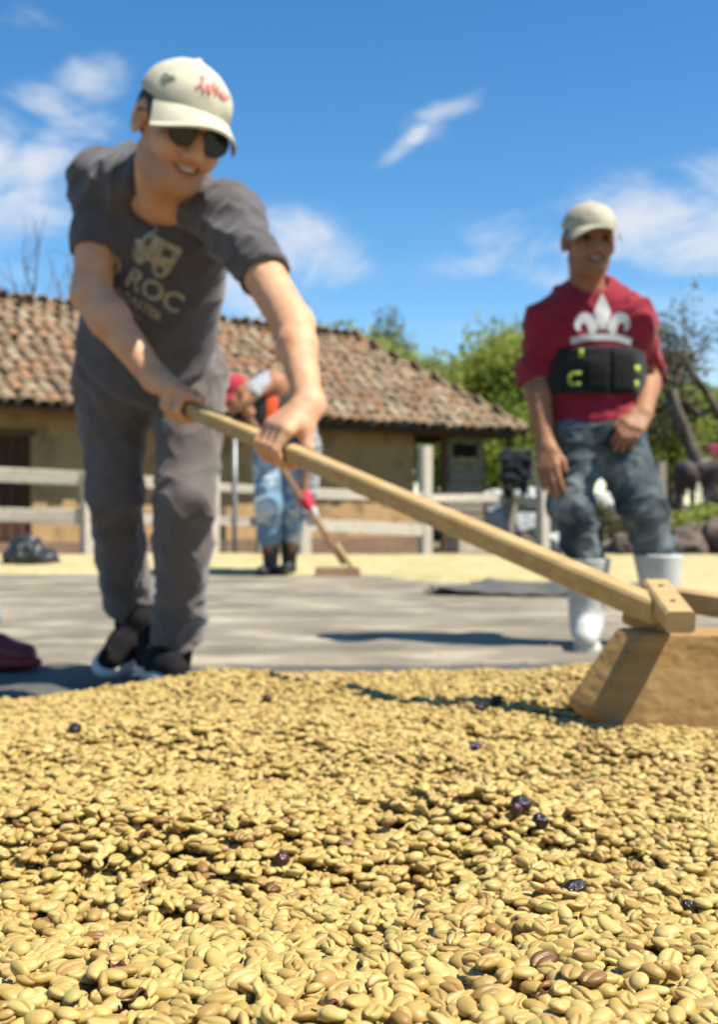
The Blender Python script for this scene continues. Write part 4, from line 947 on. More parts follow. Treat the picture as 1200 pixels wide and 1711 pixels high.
# cut sleeve ends are solid rings; trousers
RE, LE = RA + np.array([0, 0, .030]), LA + np.array([0, 0, .020])
tr = [rc(RH, RK, .090, .064, .04), rc(RK, RK + (RE - RK) * 1.25, .064, .064, .03), slab(RE, RE - RK, .12), rc(RE, RE + (RE - RK), .052, .055, .004, 's')]
tr += [rc(LH, LK, .092, .066, .04), rc(LK, LK + (LE - LK) * 1.2, .066, .067, .03), slab(LE, LE - LK, .12), rc(LE, LE + (LE - LK), .055, .058, .004, 's'), el(Pc + np.array([-.004, .02, -.02]), (.168, .130, .13), None, .05), cut(pq(0, 0, .06), t_)]
kneew = lambda V: .42 + .25 * np.exp(-((V[:, 2] - .42) / .13) ** 2) + .55 * np.exp(-((V[:, 2] - .13) / .09) ** 2) + .5 * np.exp(-((V[:, 2] - .75) / .08) ** 2)
trou1, tV1, tF1 = sculpt('trousers', tr, .0052, m_pants1, p1, [(.012, np.array([[9, 0, 7.], [0, 6, 0], [-5, 0, 9]]), 4, 2.2, kneew), (.016, np.array([[10, 3, 5.], [0, 7, 2], [-4, 0, 5]]), 9, 2.5, kneew), (.011, np.array([[20, 0, 12.], [0, 14, 0], [-10, 0, 16]]), 3, 3, kneew)])
# shoes
m_blk = cloth('black_mesh', (.010, .009, .010), (.022, .019, .020), scale=30, sheen=0); m_wsole = mat('white_rubber', (.85, .82, .74), .6, (.78, .74, .64), 20)
shoe(p1, P(238, 1072, 3.12), P(163, 1132, 2.97), (.3, -.35, .8), m_blk, m_wsole, .046, high=.05)
shoe(p1, P(252, 1128, 2.99), P(306, 1150, 2.74), (0, -.1, 1), m_blk, m_wsole, .046, high=.05)
m_sock = cloth('black_sock', (.012, .012, .012), sheen=0)
for A_, K_ in ((RA, RK), (LA, LK)): MB().tube([A_ + (K_ - A_) * .25, A_, A_ + np.array([0, -.02, -.05])], [.040, .038, .034], 14).build('sock', m_sock, p1, True)
# cap, hair, glasses
m_cap1 = cloth('cream_cap', (.74, .68, .50), (.68, .62, .45), sheen=0, weave=600); m_red = mat('red_thread', (.72, .16, .16), .8); m_thread = mat('grey_thread', (.35, .34, .28), .8)
cap1, cV, cF, CL = cap(p1, HC, Rh, HS, m_cap1, drop=.012, visor_len=.074, band=.041, crown=.084)
bvh = BVHTree.FromPolygons([Vector(v) for v in cV], cF.tolist())
def stitch(pts2, parent, material, r, z0, y0, k, dx=0, yaw_=0):
    "a thread line drawn on the front of the cap; pts2 in cap units"
    out = []; c, s = math.cos(yaw_), math.sin(yaw_)
    for (x, z) in pts2:
        a = np.array([dx + x * k, .25, z0 + z * k]); a = np.array([a[0]*c + a[1]*s, -a[0]*s + a[1]*c, a[2]]); w = CL(a); dr_ = Rh @ np.array([-s, -c, 0]); h_ = bvh.ray_cast(Vector(w), Vector(dr_), 1)
        if h_[0] is not None: out.append(np.array(h_[0]) - dr_ * .001)
    if len(out) > 1: MB().tube(out, [r] * len(out), 5).build('embroidery', material, parent, True)
scr = [(-1.5, -.25), (-1.1, .2), (-.85, .75), (-1.05, .8), (-1.1, 0), (-.95, -.35), (-.65, .3), (-.45, .45), (-.6, -.1), (-.45, -.3), (-.15, .4), (0, .8), (.05, .2), (.1, -.3), (.3, .3), (.45, .75), (.5, .1), (.6, -.3), (.8, .2), (.95, .3), (.9, -.2), (1.1, -.25), (1.3, .15), (1.5, .2), (1.6, -.1)]
stitch(scr, cap1, m_red, .0026, .082, 0, .023, .006)
stitch([(-1.2, 0), (-.6, .5), (0, .1), (.5, .5), (1.1, .2), (.2, -.3), (-.7, -.25), (-1.2, 0)], cap1, m_thread, .0022, .076, 0, .013, 0, rad(-58))
hr = [el(HC + Rh @ np.array([0, -.018, .02]) * HS, np.array((.0815, .094, .078)) * HS, Rh, .01), cut(HC + Rh @ np.array([0, .036, 0]) * HS, Rh[:, 1] - Rh[:, 2] * .25), cut(HC + Rh @ np.array([0, 0, .045]) * HS, Rh[:, 2]), cut(HC + Rh @ np.array([0, 0, -.055]) * HS, -Rh[:, 2])]
for q in (-1, 1): hr.append(el(HC + Rh @ np.array([q*.082, -.01, -.008]) * HS, np.array((.02, .026, .036)) * HS, Rh, .004, 's'))
sculpt('hair', hr, .004, m_hair, p1)
gl_e = thing  # glasses parts hang from one mesh, the frame
def glasses(parent, C, R, s):
    L = lambda *p: C + R @ (np.array(p) * s); mb = MB(); lens = []
    for q in (-1, 1):
        ring_ = [L(q*.034 + .0265*math.cos(t), .101 - .10*abs(q*.034 + .0265*math.cos(t))**1.5*3, -.001 + .0245*math.sin(t)) for t in np.linspace(0, 2*math.pi, 22)]
        mb.tube(ring_, [.0022]*22, 6, False); lens.append(ring_[:-1])
        mb.tube([L(q*.060, .092, .008), L(q*.076, .05, .010), L(q*.084, -.005, .008), L(q*.083, -.03, -.006)], [.0022]*4, 6)
    mb.tube([L(-.009, .103, .004), L(0, .106, .008), L(.009, .103, .004)], [.002]*3, 6)
    f = mb.build('sunglasses', m_frame, parent, True)
    for rg in lens: MB().prism(rg, R[:, 1] * .0015).build('lens', m_lens, f)
glasses(p1, HC, Rh, HS)
# print on the shirt
bvh = BVHTree.FromPolygons([Vector(v) for v in sV], sF.tolist()); m_print = mat('cream_print', (.50, .44, .31), .85, (.34, .29, .20), 60, .45, .62)
dpr = unit(np.array([.02, 1, .28])); nx = unit(u_ - dpr * (u_ @ dpr)); ny = np.cross(nx, dpr); ny = ny * np.sign(ny[2]); cs_, sn_ = math.cos(rad(-9)), math.sin(rad(-9)); nx, ny = nx * cs_ + ny * sn_, ny * cs_ - nx * sn_; pc0 = P(244, 436, 2.5) - dpr * .4 - np.array([0, 0, 0]); place = lambda p: pc0 + nx * p[0] + ny * p[1]
truck = join2(poly_shape([(-.05, -.022), (-.052, .006), (-.040, .012), (-.034, .036), (.046, .042), (.050, .034), (.046, -.024)], .012), poly_shape([(-.03, .036), (-.028, .056), (-.02, .056), (-.018, .037)], .012), poly_shape(ell2(-.028, -.026, .017, .017, 16), .012), poly_shape(ell2(.026, -.026, .018, .018, 16), .012))
def pr_(sh, dx, dy, k=1, ang=0, m=m_print, nm='print', off=.003):
    V, F = project(move2(sh, dx, dy, k, ang), place, bvh, dpr, off); mesh_obj(nm, V, F, m, shirt1)
pr_(truck, .005, .02, 1.0)
pr_(poly_shape([(.014, .006), (.034, .008), (.034, .026), (.014, .024)], .012), .005, .02, 1, 0, m_shirt1, 'print_window', .0045); pr_(poly_shape(ell2(.026, -.026, .008, .008, 12), .012), .005, .02, 1, 0, m_shirt1, 'print_hub', .0045); pr_(poly_shape([(-.030, .006), (-.018, .007), (-.018, .026), (-.027, .024)], .012), .005, .02, 1, 0, m_shirt1, 'print_window', .0045)
pr_(text_shape('IO ROC', .064, .0022), -.004, -.078, 1); pr_(text_shape('ROASTER', .028, .0012, -1.2), .020, -.112, 1); pr_(text_shape('- - - - -', .022, .0008), .01, -.136, 1)

# ------------------------------------------------------------------ the man in the maroon sweatshirt
D2 = 3.82
p2 = thing('person', tuple(P(1020, 1080, D2) * np.array([1, 1, 0])), 'man in maroon sweatshirt, black back belt and white boots standing with hand on hip', 'person')
m_skin2 = skin_mat('brown_skin', (.44, .215, .11), (.32, .10, .065), (.22, .11, .06))
m_maroon = cloth('maroon_fleece', (.37, .022, .045), (.28, .016, .034), sheen=.15, weave=300)
m_denim2 = mat('worn_denim', (.085, .12, .14), .9, (.36, .40, .38), 6, .48, .68, .3, 300, .2, col3=(.022, .034, .042), scale3=5, lo3=.5, hi3=.66)
m_wboot = mat('white_rubber_boot', (.74, .73, .68), .45, (.58, .56, .50), 7, .4, .65, col3=(.40, .34, .25), scale3=16, lo3=.58, hi3=.72)
m_bbelt = cloth('black_belt', (.018, .018, .02), (.03, .03, .032), sheen=.1); m_lime = mat('lime_trim', (.48, .62, .05), .6)
q = lambda u, v, d=D2: P(u, v, d)
HC2 = q(985, 402, 3.74); yaw, pit, rol = rad(4), rad(-8), rad(0)
fw = np.array([math.sin(yaw) * math.cos(pit), -math.cos(yaw) * math.cos(pit), math.sin(pit)]); R2 = basis(fw, (0, 0, 1.)); S2 = 1.02
SR2, SL2 = q(914, 532, 3.82), q(1060, 528, 3.80); ER2, WR2 = q(896, 625, 3.86), q(912, 745, 3.78); EL2, WL2 = q(1083, 628, 3.95), q(1076, 690, 3.74)
RH2, LH2, RK2, LK2 = q(966, 740, 3.84), q(1036, 740, 3.84), q(956, 850, 3.79), q(1075, 848, 3.80)
RA2, LA2 = q(980, 1035, 3.84), q(1108, 1035, 3.84); pel = q(1000, 715, 3.86); sm2 = (SR2 + SL2) / 2; nk2 = HC2 + R2 @ np.array([0, -.03, -.08]) * S2
h2, t2 = head_prims(HC2, R2, S2, True, True)
b2 = [el(q(988, 560, 3.85), (.125, .085, .16), None, .03), el(q(995, 660, 3.86), (.115, .08, .16), None, .04), rc(sm2 + np.array([0, .02, .02]), nk2, .062, .055, .03), rc(SR2, SL2, .04, .04, .03)]
b2 += arm(SR2, ER2, WR2, (.05, .043, .043, .029)) + arm(SL2, EL2, WL2, (.05, .043, .043, .030))
b2 += [rc(RH2, RK2, .060, .034), rc(RK2, RA2, .032, .024), rc(LH2, LK2, .060, .034), rc(LK2, LA2, .032, .024), rc(RA2, RA2 + np.array([-.02, -.08, -.05]), .032, .025), rc(LA2, LA2 + np.array([.02, -.08, -.05]), .032, .025)]
b2 += free_hand(WR2, q(918, 800, 3.72) - WR2, (.3, .6, 0), (.9, -.5, 0), 1.02, .75) + free_hand(WL2, q(1056, 715, 3.69) - WL2, (.1, 1, -.4), (-.7, 0, .7), .98, 1.2)
ob, V, F = sculpt('body', h2 + b2, .005, m_skin2, p2, [(.0015, 60, 1, False)]); paint_face(ob, V, HC2, R2, S2, .35)
sculpt('teeth', t2, .003, mat('teeth_shade', (.50, .42, .32), .4), p2)
m_eye = mat('eye', (.05, .03, .02), .2)
for k in (-1, 1): sculpt('eye', [el(HC2 + R2 @ np.array([k*.032, .079, .001]) * S2, (.013, .012, .010), R2)], .003, m_eye, p2)
hr = [el(HC2 + R2 @ np.array([0, -.018, .015]) * S2, np.array((.080, .095, .075)) * S2, R2, .01), cut(HC2 + R2 @ np.array([0, .02, 0]), R2[:, 1]), cut(HC2 + R2 @ np.array([0, 0, .045]), R2[:, 2]), cut(HC2 + R2 @ np.array([0, 0, -.05]), -R2[:, 2])]
for k in (-1, 1): hr.append(el(HC2 + R2 @ np.array([k*.083, -.01, -.008]), (.022, .026, .036), R2, .004, 's'))
sculpt('hair', hr, .005, m_hair, p2)
m_cap2 = cloth('beige_cap', (.62, .56, .42), (.50, .44, .32), sheen=0)
cap(p2, HC2, R2, S2, m_cap2, drop=.004, visor_len=.068, band=.036, crown=.082, h=.005)
sw = [rc(SR2, ER2, .060, .055, .03), rc(ER2, ER2 + (WR2 - ER2) * .4, .055, .050, .03), slab(ER2 + (WR2 - ER2) * .12, WR2 - ER2, .08), rc(SL2, EL2, .060, .057, .03), rc(EL2, EL2 + (WL2 - EL2) * .4, .056, .052, .03), slab(EL2 + (WL2 - EL2) * .06, WL2 - EL2, .075)]
sw += [el(q(988, 552, 3.85), (.172, .118, .19), None, .05), el(q(993, 650, 3.86), (.150, .112, .17), None, .06), el(q(996, 705, 3.86), (.152, .115, .06), None, .05), rc(SR2, sm2 + np.array([0, .02, .065]), .055, .068, .04), rc(SL2, sm2 + np.array([0, .02, .065]), .055, .068, .04)]
sw += [rc(sm2 + np.array([0, -.03, .125]), nk2 + np.array([0, -.04, .06]), .060, .075, .012, 's'), cut(q(996, 716, 3.86), (0, 0, -1))]
wf = lambda V: .5 + np.clip(np.abs(V[:, 0] - .78) * 4, 0, 1) + .8 * np.exp(-((V[:, 2] - .80) / .06) ** 2)
swo, s2V, s2F = sculpt('sweatshirt', sw, .0055, m_maroon, p2, [(.010, np.array([[7, 0, 6.], [0, 6, 0], [-5, 0, 9]]), 14, 2.2, wf), (.009, np.array([[14, 0, 9.], [0, 12, 0], [-9, 0, 15]]), 15, 3, wf)])
bvh = BVHTree.FromPolygons([Vector(v) for v in s2V], s2F.tolist()); pc2 = q(998, 540) * np.array([1, 0, 1]) + np.array([0, 3.2, 0]); plc = lambda p: pc2 + np.array([p[0], 0, p[1]])
m_white = mat('white_print', (.78, .76, .72), .8)
leaf = [(0, .085), (.018, .05), (.028, .02), (.020, -.012), (.008, -.035), (-.008, -.035), (-.020, -.012), (-.028, .02), (-.018, .05)]
side_ = [(.014, -.036), (.022, -.01), (.035, .012), (.055, .022), (.076, .016), (.090, -.004), (.092, -.026), (.080, -.042), (.072, -.036), (.072, -.020), (.060, -.012), (.050, -.022), (.046, -.046), (.034, -.054)]
fleur = join2(poly_shape(leaf, .02), poly_shape(side_, .02), poly_shape([(-x, y) for x, y in side_][::-1], .02), poly_shape([(-.105, -.062), (-.06, -.052), (0, -.049), (.06, -.052), (.105, -.062), (.098, -.083), (.05, -.072), (0, -.070), (-.05, -.072), (-.098, -.083)], .02))
V, F = project(fleur, plc, bvh, np.array([0, 1., 0]), .0025); mesh_obj('print', V, F, m_white, swo)
# back-support belt
bl = [el(q(992, 625, 3.86), (.176, .143, .30), None, .02), cut(q(990, 588, 3.86), (0, 0, 1)), cut(q(990, 664, 3.86), (0, 0, -1))]
belt, bV, bF = sculpt('back_belt', bl, .006, m_bbelt, p2, [(.004, np.diag([8, 8, 30.]), 3, True)])
bvh = BVHTree.FromPolygons([Vector(v) for v in bV], bF.tolist())
def patch(u0, v0, u1, v1, m, nm, off=.004):
    pts = [(x, z) for x, z in ((u0, v0), (u1, v0), (u1, v1), (u0, v1))]
    sh = poly_shape(pts, 8); V = []
    for (x, y) in sh[0]:
        w = q(x, y, 3.4); w2 = q(x, y, D2); w = np.array([w2[0], 3.2, w2[2]]); h_ = bvh.ray_cast(Vector(w), Vector((0, 1, 0)), 1.2); V.append(np.array(h_[0]) - np.array([0, off, 0]) if h_[0] is not None else np.array([w2[0], 3.74, w2[2]]))
    o = mesh_obj(nm, V, sh[1], m, belt); sm = o.modifiers.new('thick', 'SOLIDIFY'); sm.thickness = .003
m_bb2 = cloth('black_webbing', (.013, .013, .014), sheen=0); patch(1012, 592, 1052, 660, m_bb2, 'belt_flap', .0005); patch(972, 612, 1006, 655, m_bb2, 'belt_pocket', .0005)
patch(959, 590, 966, 603, m_lime, 'lime_trim', .002); patch(946, 627, 962, 632, m_lime, 'lime_trim', .002); patch(946, 644, 962, 649, m_lime, 'lime_trim', .002); patch(1052, 615, 1062, 627, m_lime, 'lime_trim', .002); patch(1052, 640, 1060, 652, m_lime, 'lime_trim', .002); patch(943, 631, 948, 645, m_lime, 'lime_trim', .002)
# jeans and boots
RB2, LB2 = q(980, 935, 3.83), q(1100, 928, 3.83)
je = [rc(RH2, RK2, .090, .066, .05), rc(RK2, RB2 + (RB2 - RK2) * .3, .068, .062, .03), slab(RB2 - np.array([0, 0, .05]), RB2 - RK2, .11), rc(LH2, LK2, .090, .070, .05), rc(LK2, LB2 + (LB2 - LK2) * .3, .068, .062, .03), slab(LB2 - np.array([0, 0, .05]), LB2 - LK2, .11), el(pel, (.140, .112, .11), None, .05), cut(q(1000, 700, 3.86), (0, 0, 1))]
kw = lambda V: .5 + .3 * np.exp(-((V[:, 2] - .42) / .12) ** 2)
sculpt('jeans', je, .0055, m_denim2, p2, [(.020, np.array([[8, 0, 8.], [0, 7, 0], [-6, 0, 12]]), 24, 2.5, kw), (.016, np.array([[12, 0, 7.], [0, 9, 0], [-8, 0, 18]]), 21, 3, kw)])
for (A, Bt, tx_) in ((RA2, RB2, -.035), (LA2, LB2, .04)):
    hl = A.copy(); hl[2] = .03; toe = hl + np.array([tx_, -.17, 0])
    bt = [rc(Bt + np.array([0, 0, .012]), A, .084, .050, .03), rc(A, hl + np.array([0, .01, .02]), .050, .046, .03), rc(hl + np.array([0, -.02, .022]), toe + np.array([0, 0, .012]), .044, .040, .03), cut(hl - np.array([0, 0, .028]), (0, 0, -1)), cut(Bt + np.array([0, 0, .004]), (0, 0, 1))]
    o, _, _ = sculpt('boot', bt, .005, m_wboot, p2, [(.003, np.diag([8, 8, 16.]), 4, False)])
    MB().prism([hl + np.array([a * .045, b * .105 - .08 + .0, -.029]) + np.array([tx_ * (-(b * .105 - .08)) / .17 * .9, 0, 0]) for a, b in ((-1, .6), (-.8, 1), (.8, 1), (1, .6), (1, -.6), (.7, -1.1), (-.7, -1.1), (-1, -.6))], (0, 0, .012)).build('sole', m_wsole, o)

# ------------------------------------------------------------------ the raker at the back
D3 = 8.15; g = lambda u, v, d=D3: P(u, v, d)
p3 = thing('person', tuple(g(465, 958) * np.array([1, 1, 0])), 'man in red cap, orange striped vest and patched jeans raking far behind', 'person')
SRr, SLr = g(447, 635, 7.97), g(492, 640, 8.05); Wa, Wb = g(409, 684, 7.72), g(519, 832, 7.95)
HA3, HE3 = g(398, 668, 7.72), g(575, 942, 8.0); hd3 = unit(HE3 - HA3)
HC3 = g(392, 657, 7.66); f3 = unit(np.array([-.75, -.45, -.5])); R3 = basis(f3, (0, 0, 1.)); hp3, _ = head_prims(HC3, R3, 1.0, False, True)
R_H, L_H, R_K, L_K, R_A, L_A = g(448, 755), g(488, 755), g(448, 845, 8.0), g(492, 845, 8.1), g(452, 945, 8.1), g(483, 942, 8.2)
Ea, Eb = g(419, 654, 7.74), g(520, 745, 8.0)
wa_g = HA3 + hd3 * .10; wb_g = HA3 + hd3 * ((Wb - HA3) @ hd3)
b3 = [rc(g(470, 740), g(458, 645, 7.98), .10, .11, .04), rc(g(452, 640, 7.95), HC3 + R3 @ np.array([0, -.03, -.06]), .055, .05, .03)] + arm(SRr, Ea, Wa) + arm(SLr, Eb, wb_g + np.array([0, .02, .06]))
b3 += [rc(R_H, R_K, .07, .045), rc(R_K, R_A, .045, .035), rc(L_H, L_K, .07, .045), rc(L_K, L_A, .045, .035)] + hand_on_bar(Wa + np.array([.01, .04, .03]), wa_g, hd3, (.3, .4, .8), (0, -1, 0), .02)
sculpt('body', hp3 + b3, .0085, m_skin2, p3)
m_redc = cloth('red_cap', (.52, .03, .05)); cap(p3, HC3, R3, 1.0, m_redc, drop=.006, visor_len=.07, band=.03, crown=.085, h=.008)
m_grey = cloth('grey_sleeve', (.42, .42, .44)); m_vest = cloth('dark_vest', (.045, .042, .04)); m_or = mat('orange_stripe', (.85, .10, .015), .7)
sculpt('shirt', [rc(SRr, Ea, .066, .056, .03), rc(SLr, Eb, .07, .065, .03), rc(Eb, Eb + (Wb - Eb) * .9, .065, .05), rc(g(466, 700, 8.1), g(458, 650, 8.0), .10, .10, .04)], .0085, m_grey, p3, [(.012, 12, 5, True)])
vest, vV, vF = sculpt('vest', [el(g(462, 690, 8.02), (.175, .15, .26), np.array(basis((0, -1, .35), (0, .35, 1))), .04), rc(g(440, 640, 7.97), g(488, 640, 8.05), .085, .085, .05), cut(g(460, 728), (0, 0, -1))], .0085, m_vest, p3, [(.01, 10, 5, True)])
bvh = BVHTree.FromPolygons([Vector(v) for v in vV], vF.tolist())
def stripe(u0, u1, v0, v1, m, nm):
    sh = poly_shape([(u0, v0), (u1, v0), (u1, v1), (u0, v1)], 8); V = []
    for (x, y) in sh[0]:
        w = g(x, y); h_ = bvh.ray_cast(Vector((w[0], 7.0, w[2])), Vector((0, 1, 0)), 2); V.append(np.array(h_[0]) - np.array([0, .008, 0]) if h_[0] is not None else np.array([w[0], 8.05, w[2]]))
    mesh_obj(nm, V, sh[1], m, vest)
stripe(451, 469, 646, 704, m_or, 'orange_stripe')
m_den3 = mat('patched_jeans', (.17, .30, .44), .9, (.72, .76, .74), 4.5, .46, .56, .2, 100)
sculpt('jeans', [el(g(468, 745), (.15, .12, .12), None, .05), rc(R_H, R_K, .105, .09, .05), rc(R_K, g(450, 895, 8.08), .088, .08, .03), rc(L_H, L_K, .105, .09, .05), rc(L_K, g(486, 893, 8.18), .088, .08, .03), cut(g(470, 715), (0, 0, 1))], .0085, m_den3, p3, [(.018, 11, 6, True)])
m_bboot = mat('black_rubber', (.02, .02, .02), .4)
for A in (R_A, L_A):
    f0 = A.copy(); f0[2] = .035
    sculpt('boot', [rc(A + np.array([0, 0, .26]), f0, .075, .05, .03), rc(f0, f0 + np.array([-.05, -.15, 0]), .045, .04, .03), cut(np.array([0, 0, .004]), (0, 0, -1))], .0085, m_bboot, p3)
m_rglove = mat('red_glove', (.62, .03, .07), .7)
sculpt('glove', hand_on_bar(wb_g + np.array([0.01, .03, .07]), wb_g, hd3, (.6, .3, .7), (0, -1, 0), .02, 1.15), .006, m_rglove, p3)
sculpt('towel', [el(g(512, 812, 8.12), (.055, .03, .17), None, .02), el(g(520, 862, 8.1), (.05, .03, .07), None, .03)], .0085, mat('pale_towel', (.66, .70, .70), .9, (.5, .56, .58), 9), p3, [(.015, np.diag([14, 10, 4.]), 5, True)])
rk3 = thing('wooden_rake', tuple(HE3 * np.array([1, 1, 0])), 'small weathered wooden rake held by the man in the red cap', 'rake')
m_handle3 = wood_mat('old_handle', (.42, .24, .12), (.30, .16, .08), (.2, .1, .05))
MB().box(HA3, HE3, .036, .036, (0, 0, 1)).build('handle', m_handle3, rk3)
MB().prism([HE3 + np.array(v) for v in ((-.20, -.06, -.02), (.10, -.10, -.02), (.13, -.10, -.15), (-.22, -.06, -.15))], (.01, .035, 0)).build('board', wood_mat('rake_board_old', (.62, .36, .22), (.5, .28, .16), (.3, .16, .1)), rk3)
MB().box(HE3 + np.array([-.06, -.02, .14]), HE3 + np.array([.10, -.05, -.08]), .05, .035, (0, 0, 1)).build('brace', m_pine, rk3)

# ------------------------------------------------------------------ someone at the left edge: one leg reaches into the picture
p4 = thing('person', (-1.25, 3.45, 0), 'person at the left edge of whom only a maroon shoe and jeans leg show', 'person')
m_jean4 = cloth('blue_jeans', (.19, .25, .33), (.30, .36, .42)); m_shoe4 = mat('maroon_leather', (.36, .035, .035), .45, (.26, .025, .025), 14)
hp4 = np.array([-1.42, 3.40, .88]); kn4 = np.array([-1.22, 3.27, .50]); an4 = np.array([-1.07, 3.20, .13]); kn5 = np.array([-1.58, 3.45, .48]); an5 = np.array([-1.62, 3.60, .09]); h4 = np.array([-1.45, 3.35, 1.62]); R4 = basis((-.3, -1, 0), (0, 0, 1.)); hh4, _ = head_prims(h4, R4, 1.0, False, True)
sa, sb = np.array([-1.63, 3.37, 1.38]), np.array([-1.27, 3.37, 1.38]); ea, wa4 = sa + np.array([-.06, .02, -.29]), sa + np.array([-.05, -.08, -.54]); eb, wb4 = sb + np.array([.03, .03, -.29]), sb + np.array([-.02, -.1, -.53])
sculpt('body', hh4 + [el((-1.45, 3.38, 1.2), (.15, .1, .24), None, .04), rc((-1.45, 3.38, 1.4), h4 + np.array([0, .03, -.07]), .06, .055), rc(sa, sb, .045, .045)] + arm(sa, ea, wa4) + arm(sb, eb, wb4) + free_hand(wa4, (0, -.2, -1), (1, 0, 0), (0, -1, 0)) + free_hand(wb4, (0, -.2, -1), (-1, 0, 0), (0, -1, 0)) + [rc(hp4 + np.array([.06, 0, 0]), kn4, .06, .045), rc(kn4, an4, .045, .035), rc(hp4 - np.array([.1, 0, 0]), kn5, .06, .045), rc(kn5, an5, .045, .035)], .010, m_skin2, p4)
sculpt('shirt', [el((-1.45, 3.38, 1.17), (.18, .13, .30), None, .05), rc(sa, sb, .075, .075, .05), rc(sa, sa + (ea - sa) * .8, .07, .06), rc(sb, sb + (eb - sb) * .8, .07, .06), cut((0, 0, .9), (0, 0, -1))], .010, cloth('blue_shirt', (.12, .17, .28)), p4, [(.012, 10, 5, True)])
sculpt('jeans', [el((-1.45, 3.40, .92), (.16, .12, .12), None, .05), rc(hp4 + np.array([.06, 0, 0]), kn4, .095, .07, .04), rc(kn4, an4 + np.array([-.012, 0, .03]), .068, .066, .03), slab(an4 + np.array([-.01, 0, -.01]), an4 - kn4, .1), rc(hp4 - np.array([.1, 0, 0]), kn5, .095, .07, .04), rc(kn5, an5, .068, .064, .03), cut((0, 0, .02), (0, 0, -1))], .008, m_jean4, p4, [(.012, 12, 5, True)])
shoe(p4, an4 + np.array([-.055, .02, -.115]), an4 + np.array([.185, -.06, -.110]), (-.05, 0, 1), m_shoe4, m_shoe4, .042, .005, .06, m_dark)
shoe(p4, an5 + np.array([0, .06, -.085]), an5 + np.array([.0, -.2, -.085]), (0, 0, 1), m_shoe4, m_shoe4, .042, .006, .05, m_dark)

# ================================================================== SMALL THINGS ROUND THE YARD
m_bag = mat('black_plastic', (.018, .020, .021), .4, (.035, .038, .038), 9, .4, .6, .3, 30, .5)
bgp = P(50, 945, 9.2); bgp[2] = .01
o, _, _ = sculpt('plastic_bag', [el(bgp + np.array([-.04, 0, .08]), (.15, .14, .13), None, .05), el(bgp + np.array([.07, -.02, .05]), (.14, .12, .08), None, .05), el(bgp + np.array([-.01, .02, .18]), (.06, .06, .06), None, .05), cut((0, 0, .012), (0, 0, -1))], .010, m_bag, None, [(.05, 8, 5, True), (.02, 20, 6, True)])
tag(o, 'crumpled black plastic bag on the drying beans by the left fence', 'bag')
jk = P(864, 775, 15.0); o, _, _ = sculpt('jacket', [bx(jk + np.array([0, 0, -.05]), (.19, .05, .22), None, .04, .03), el(jk + np.array([-.13, 0, .05]), (.08, .06, .13), None, .04), el(jk + np.array([.14, 0, -.02]), (.07, .06, .2), None, .04), el(jk + np.array([-.12, 0, -.3]), (.06, .05, .16), None, .04), el(jk + np.array([.1, 0, -.28]), (.07, .05, .12), None, .04)], .014, cloth('black_cloth', (.014, .016, .020)), None, [(.04, 7, 5, True)])
tag(o, 'black jacket hung over the short brown post under the porch', 'jacket')
m_sack = mat('grey_sack', (.34, .37, .39), .8, (.48, .50, .49), 5, .4, .62, .3, 20); m_rock = mat('field_stone', (.20, .15, .11), .95, (.11, .085, .06), 5, .4, .62, .5, 18); m_wsack = mat('white_sack', (.66, .66, .62), .8, (.52, .52, .5), 5)
def lump(name, u, v, d, r, m, label, cat, seed, sq=(1, .8, .7), group=None):
    c = P(u, v, d); R0 = np.array(Matrix.Rotation(seed * 1.3, 3, 'Z')); o, _, _ = sculpt(name, [el(c, np.array(sq) * r, R0, .05), el(c + np.array([r*.3, 0, -r*.2]), np.array(sq) * r * .75, R0, .06)], max(.012, r * .06), m, None, [(r * .35, 1.6 / r, seed, True), (r * .12, 5 / r, seed + 3, False)])
    return tag(o, label, cat, group)
sacks = [(828, 838, 15.8, .20, m_wsack, 'white sack nearest the plank end of the farmhouse'), (865, 838, 15.9, .17, m_sack, 'grey sack below the black jacket'), (888, 832, 15.7, .16, m_wsack, 'white sack right of the black jacket'), (838, 872, 15.4, .24, m_sack, 'wide bluish sack low between the porch posts'), (880, 880, 15.3, .22, m_sack, 'bluish sack on the ground by the pale post'), (930, 865, 15.2, .22, m_sack, 'grey sack right of the pale post by the hanging hand'), (942, 905, 15.0, .20, m_wsack, 'pale sack lowest beside the right leg of the man in maroon'), (1010, 842, 17, .22, m_wsack, 'white sack seen between the legs of the man in maroon')]
for i, (u, v, d, r, m, lb) in enumerate(sacks): lump('sack', u, v, d, r, m, lb, 'sack', i + 1, (1, .8, .75), 'sacks piled behind the fence')
rocks = [(1050, 920, 12.6, .22, 'brown boulder between the legs of the man in maroon'), (870, 905, 14.9, .13, 'small stone under the grey sacks'), (1140, 915, 12.4, .24, 'brown stone at the left end of the low wall on the right'), (1175, 905, 12.6, .26, 'dark stone in the middle of the low wall on the right'), (1210, 900, 12.5, .27, 'stone cut by the right edge of the picture'), (1125, 940, 12.2, .16, 'low stone in front of the right wall near the white boot'), (1165, 945, 12.2, .17, 'low stone at the foot of the right wall'), (1250, 935, 12.4, .25, 'stone beyond the right edge of the wall')]
for i, (u, v, d, r, lb) in enumerate(rocks): lump('stone', u, v, d, r, m_rock, lb, 'stone', i + 21, (1.2, .9, .7), 'stones at the edge of the patio')
o = MB().tube([P(985, 925, 12.9), P(1030, 910, 12.9), P(1085, 906, 13.0)], [.07, .08, .075], 10).build('log', m_plank, None, True); tag(o, 'pale log lying behind the legs of the man in maroon', 'log')
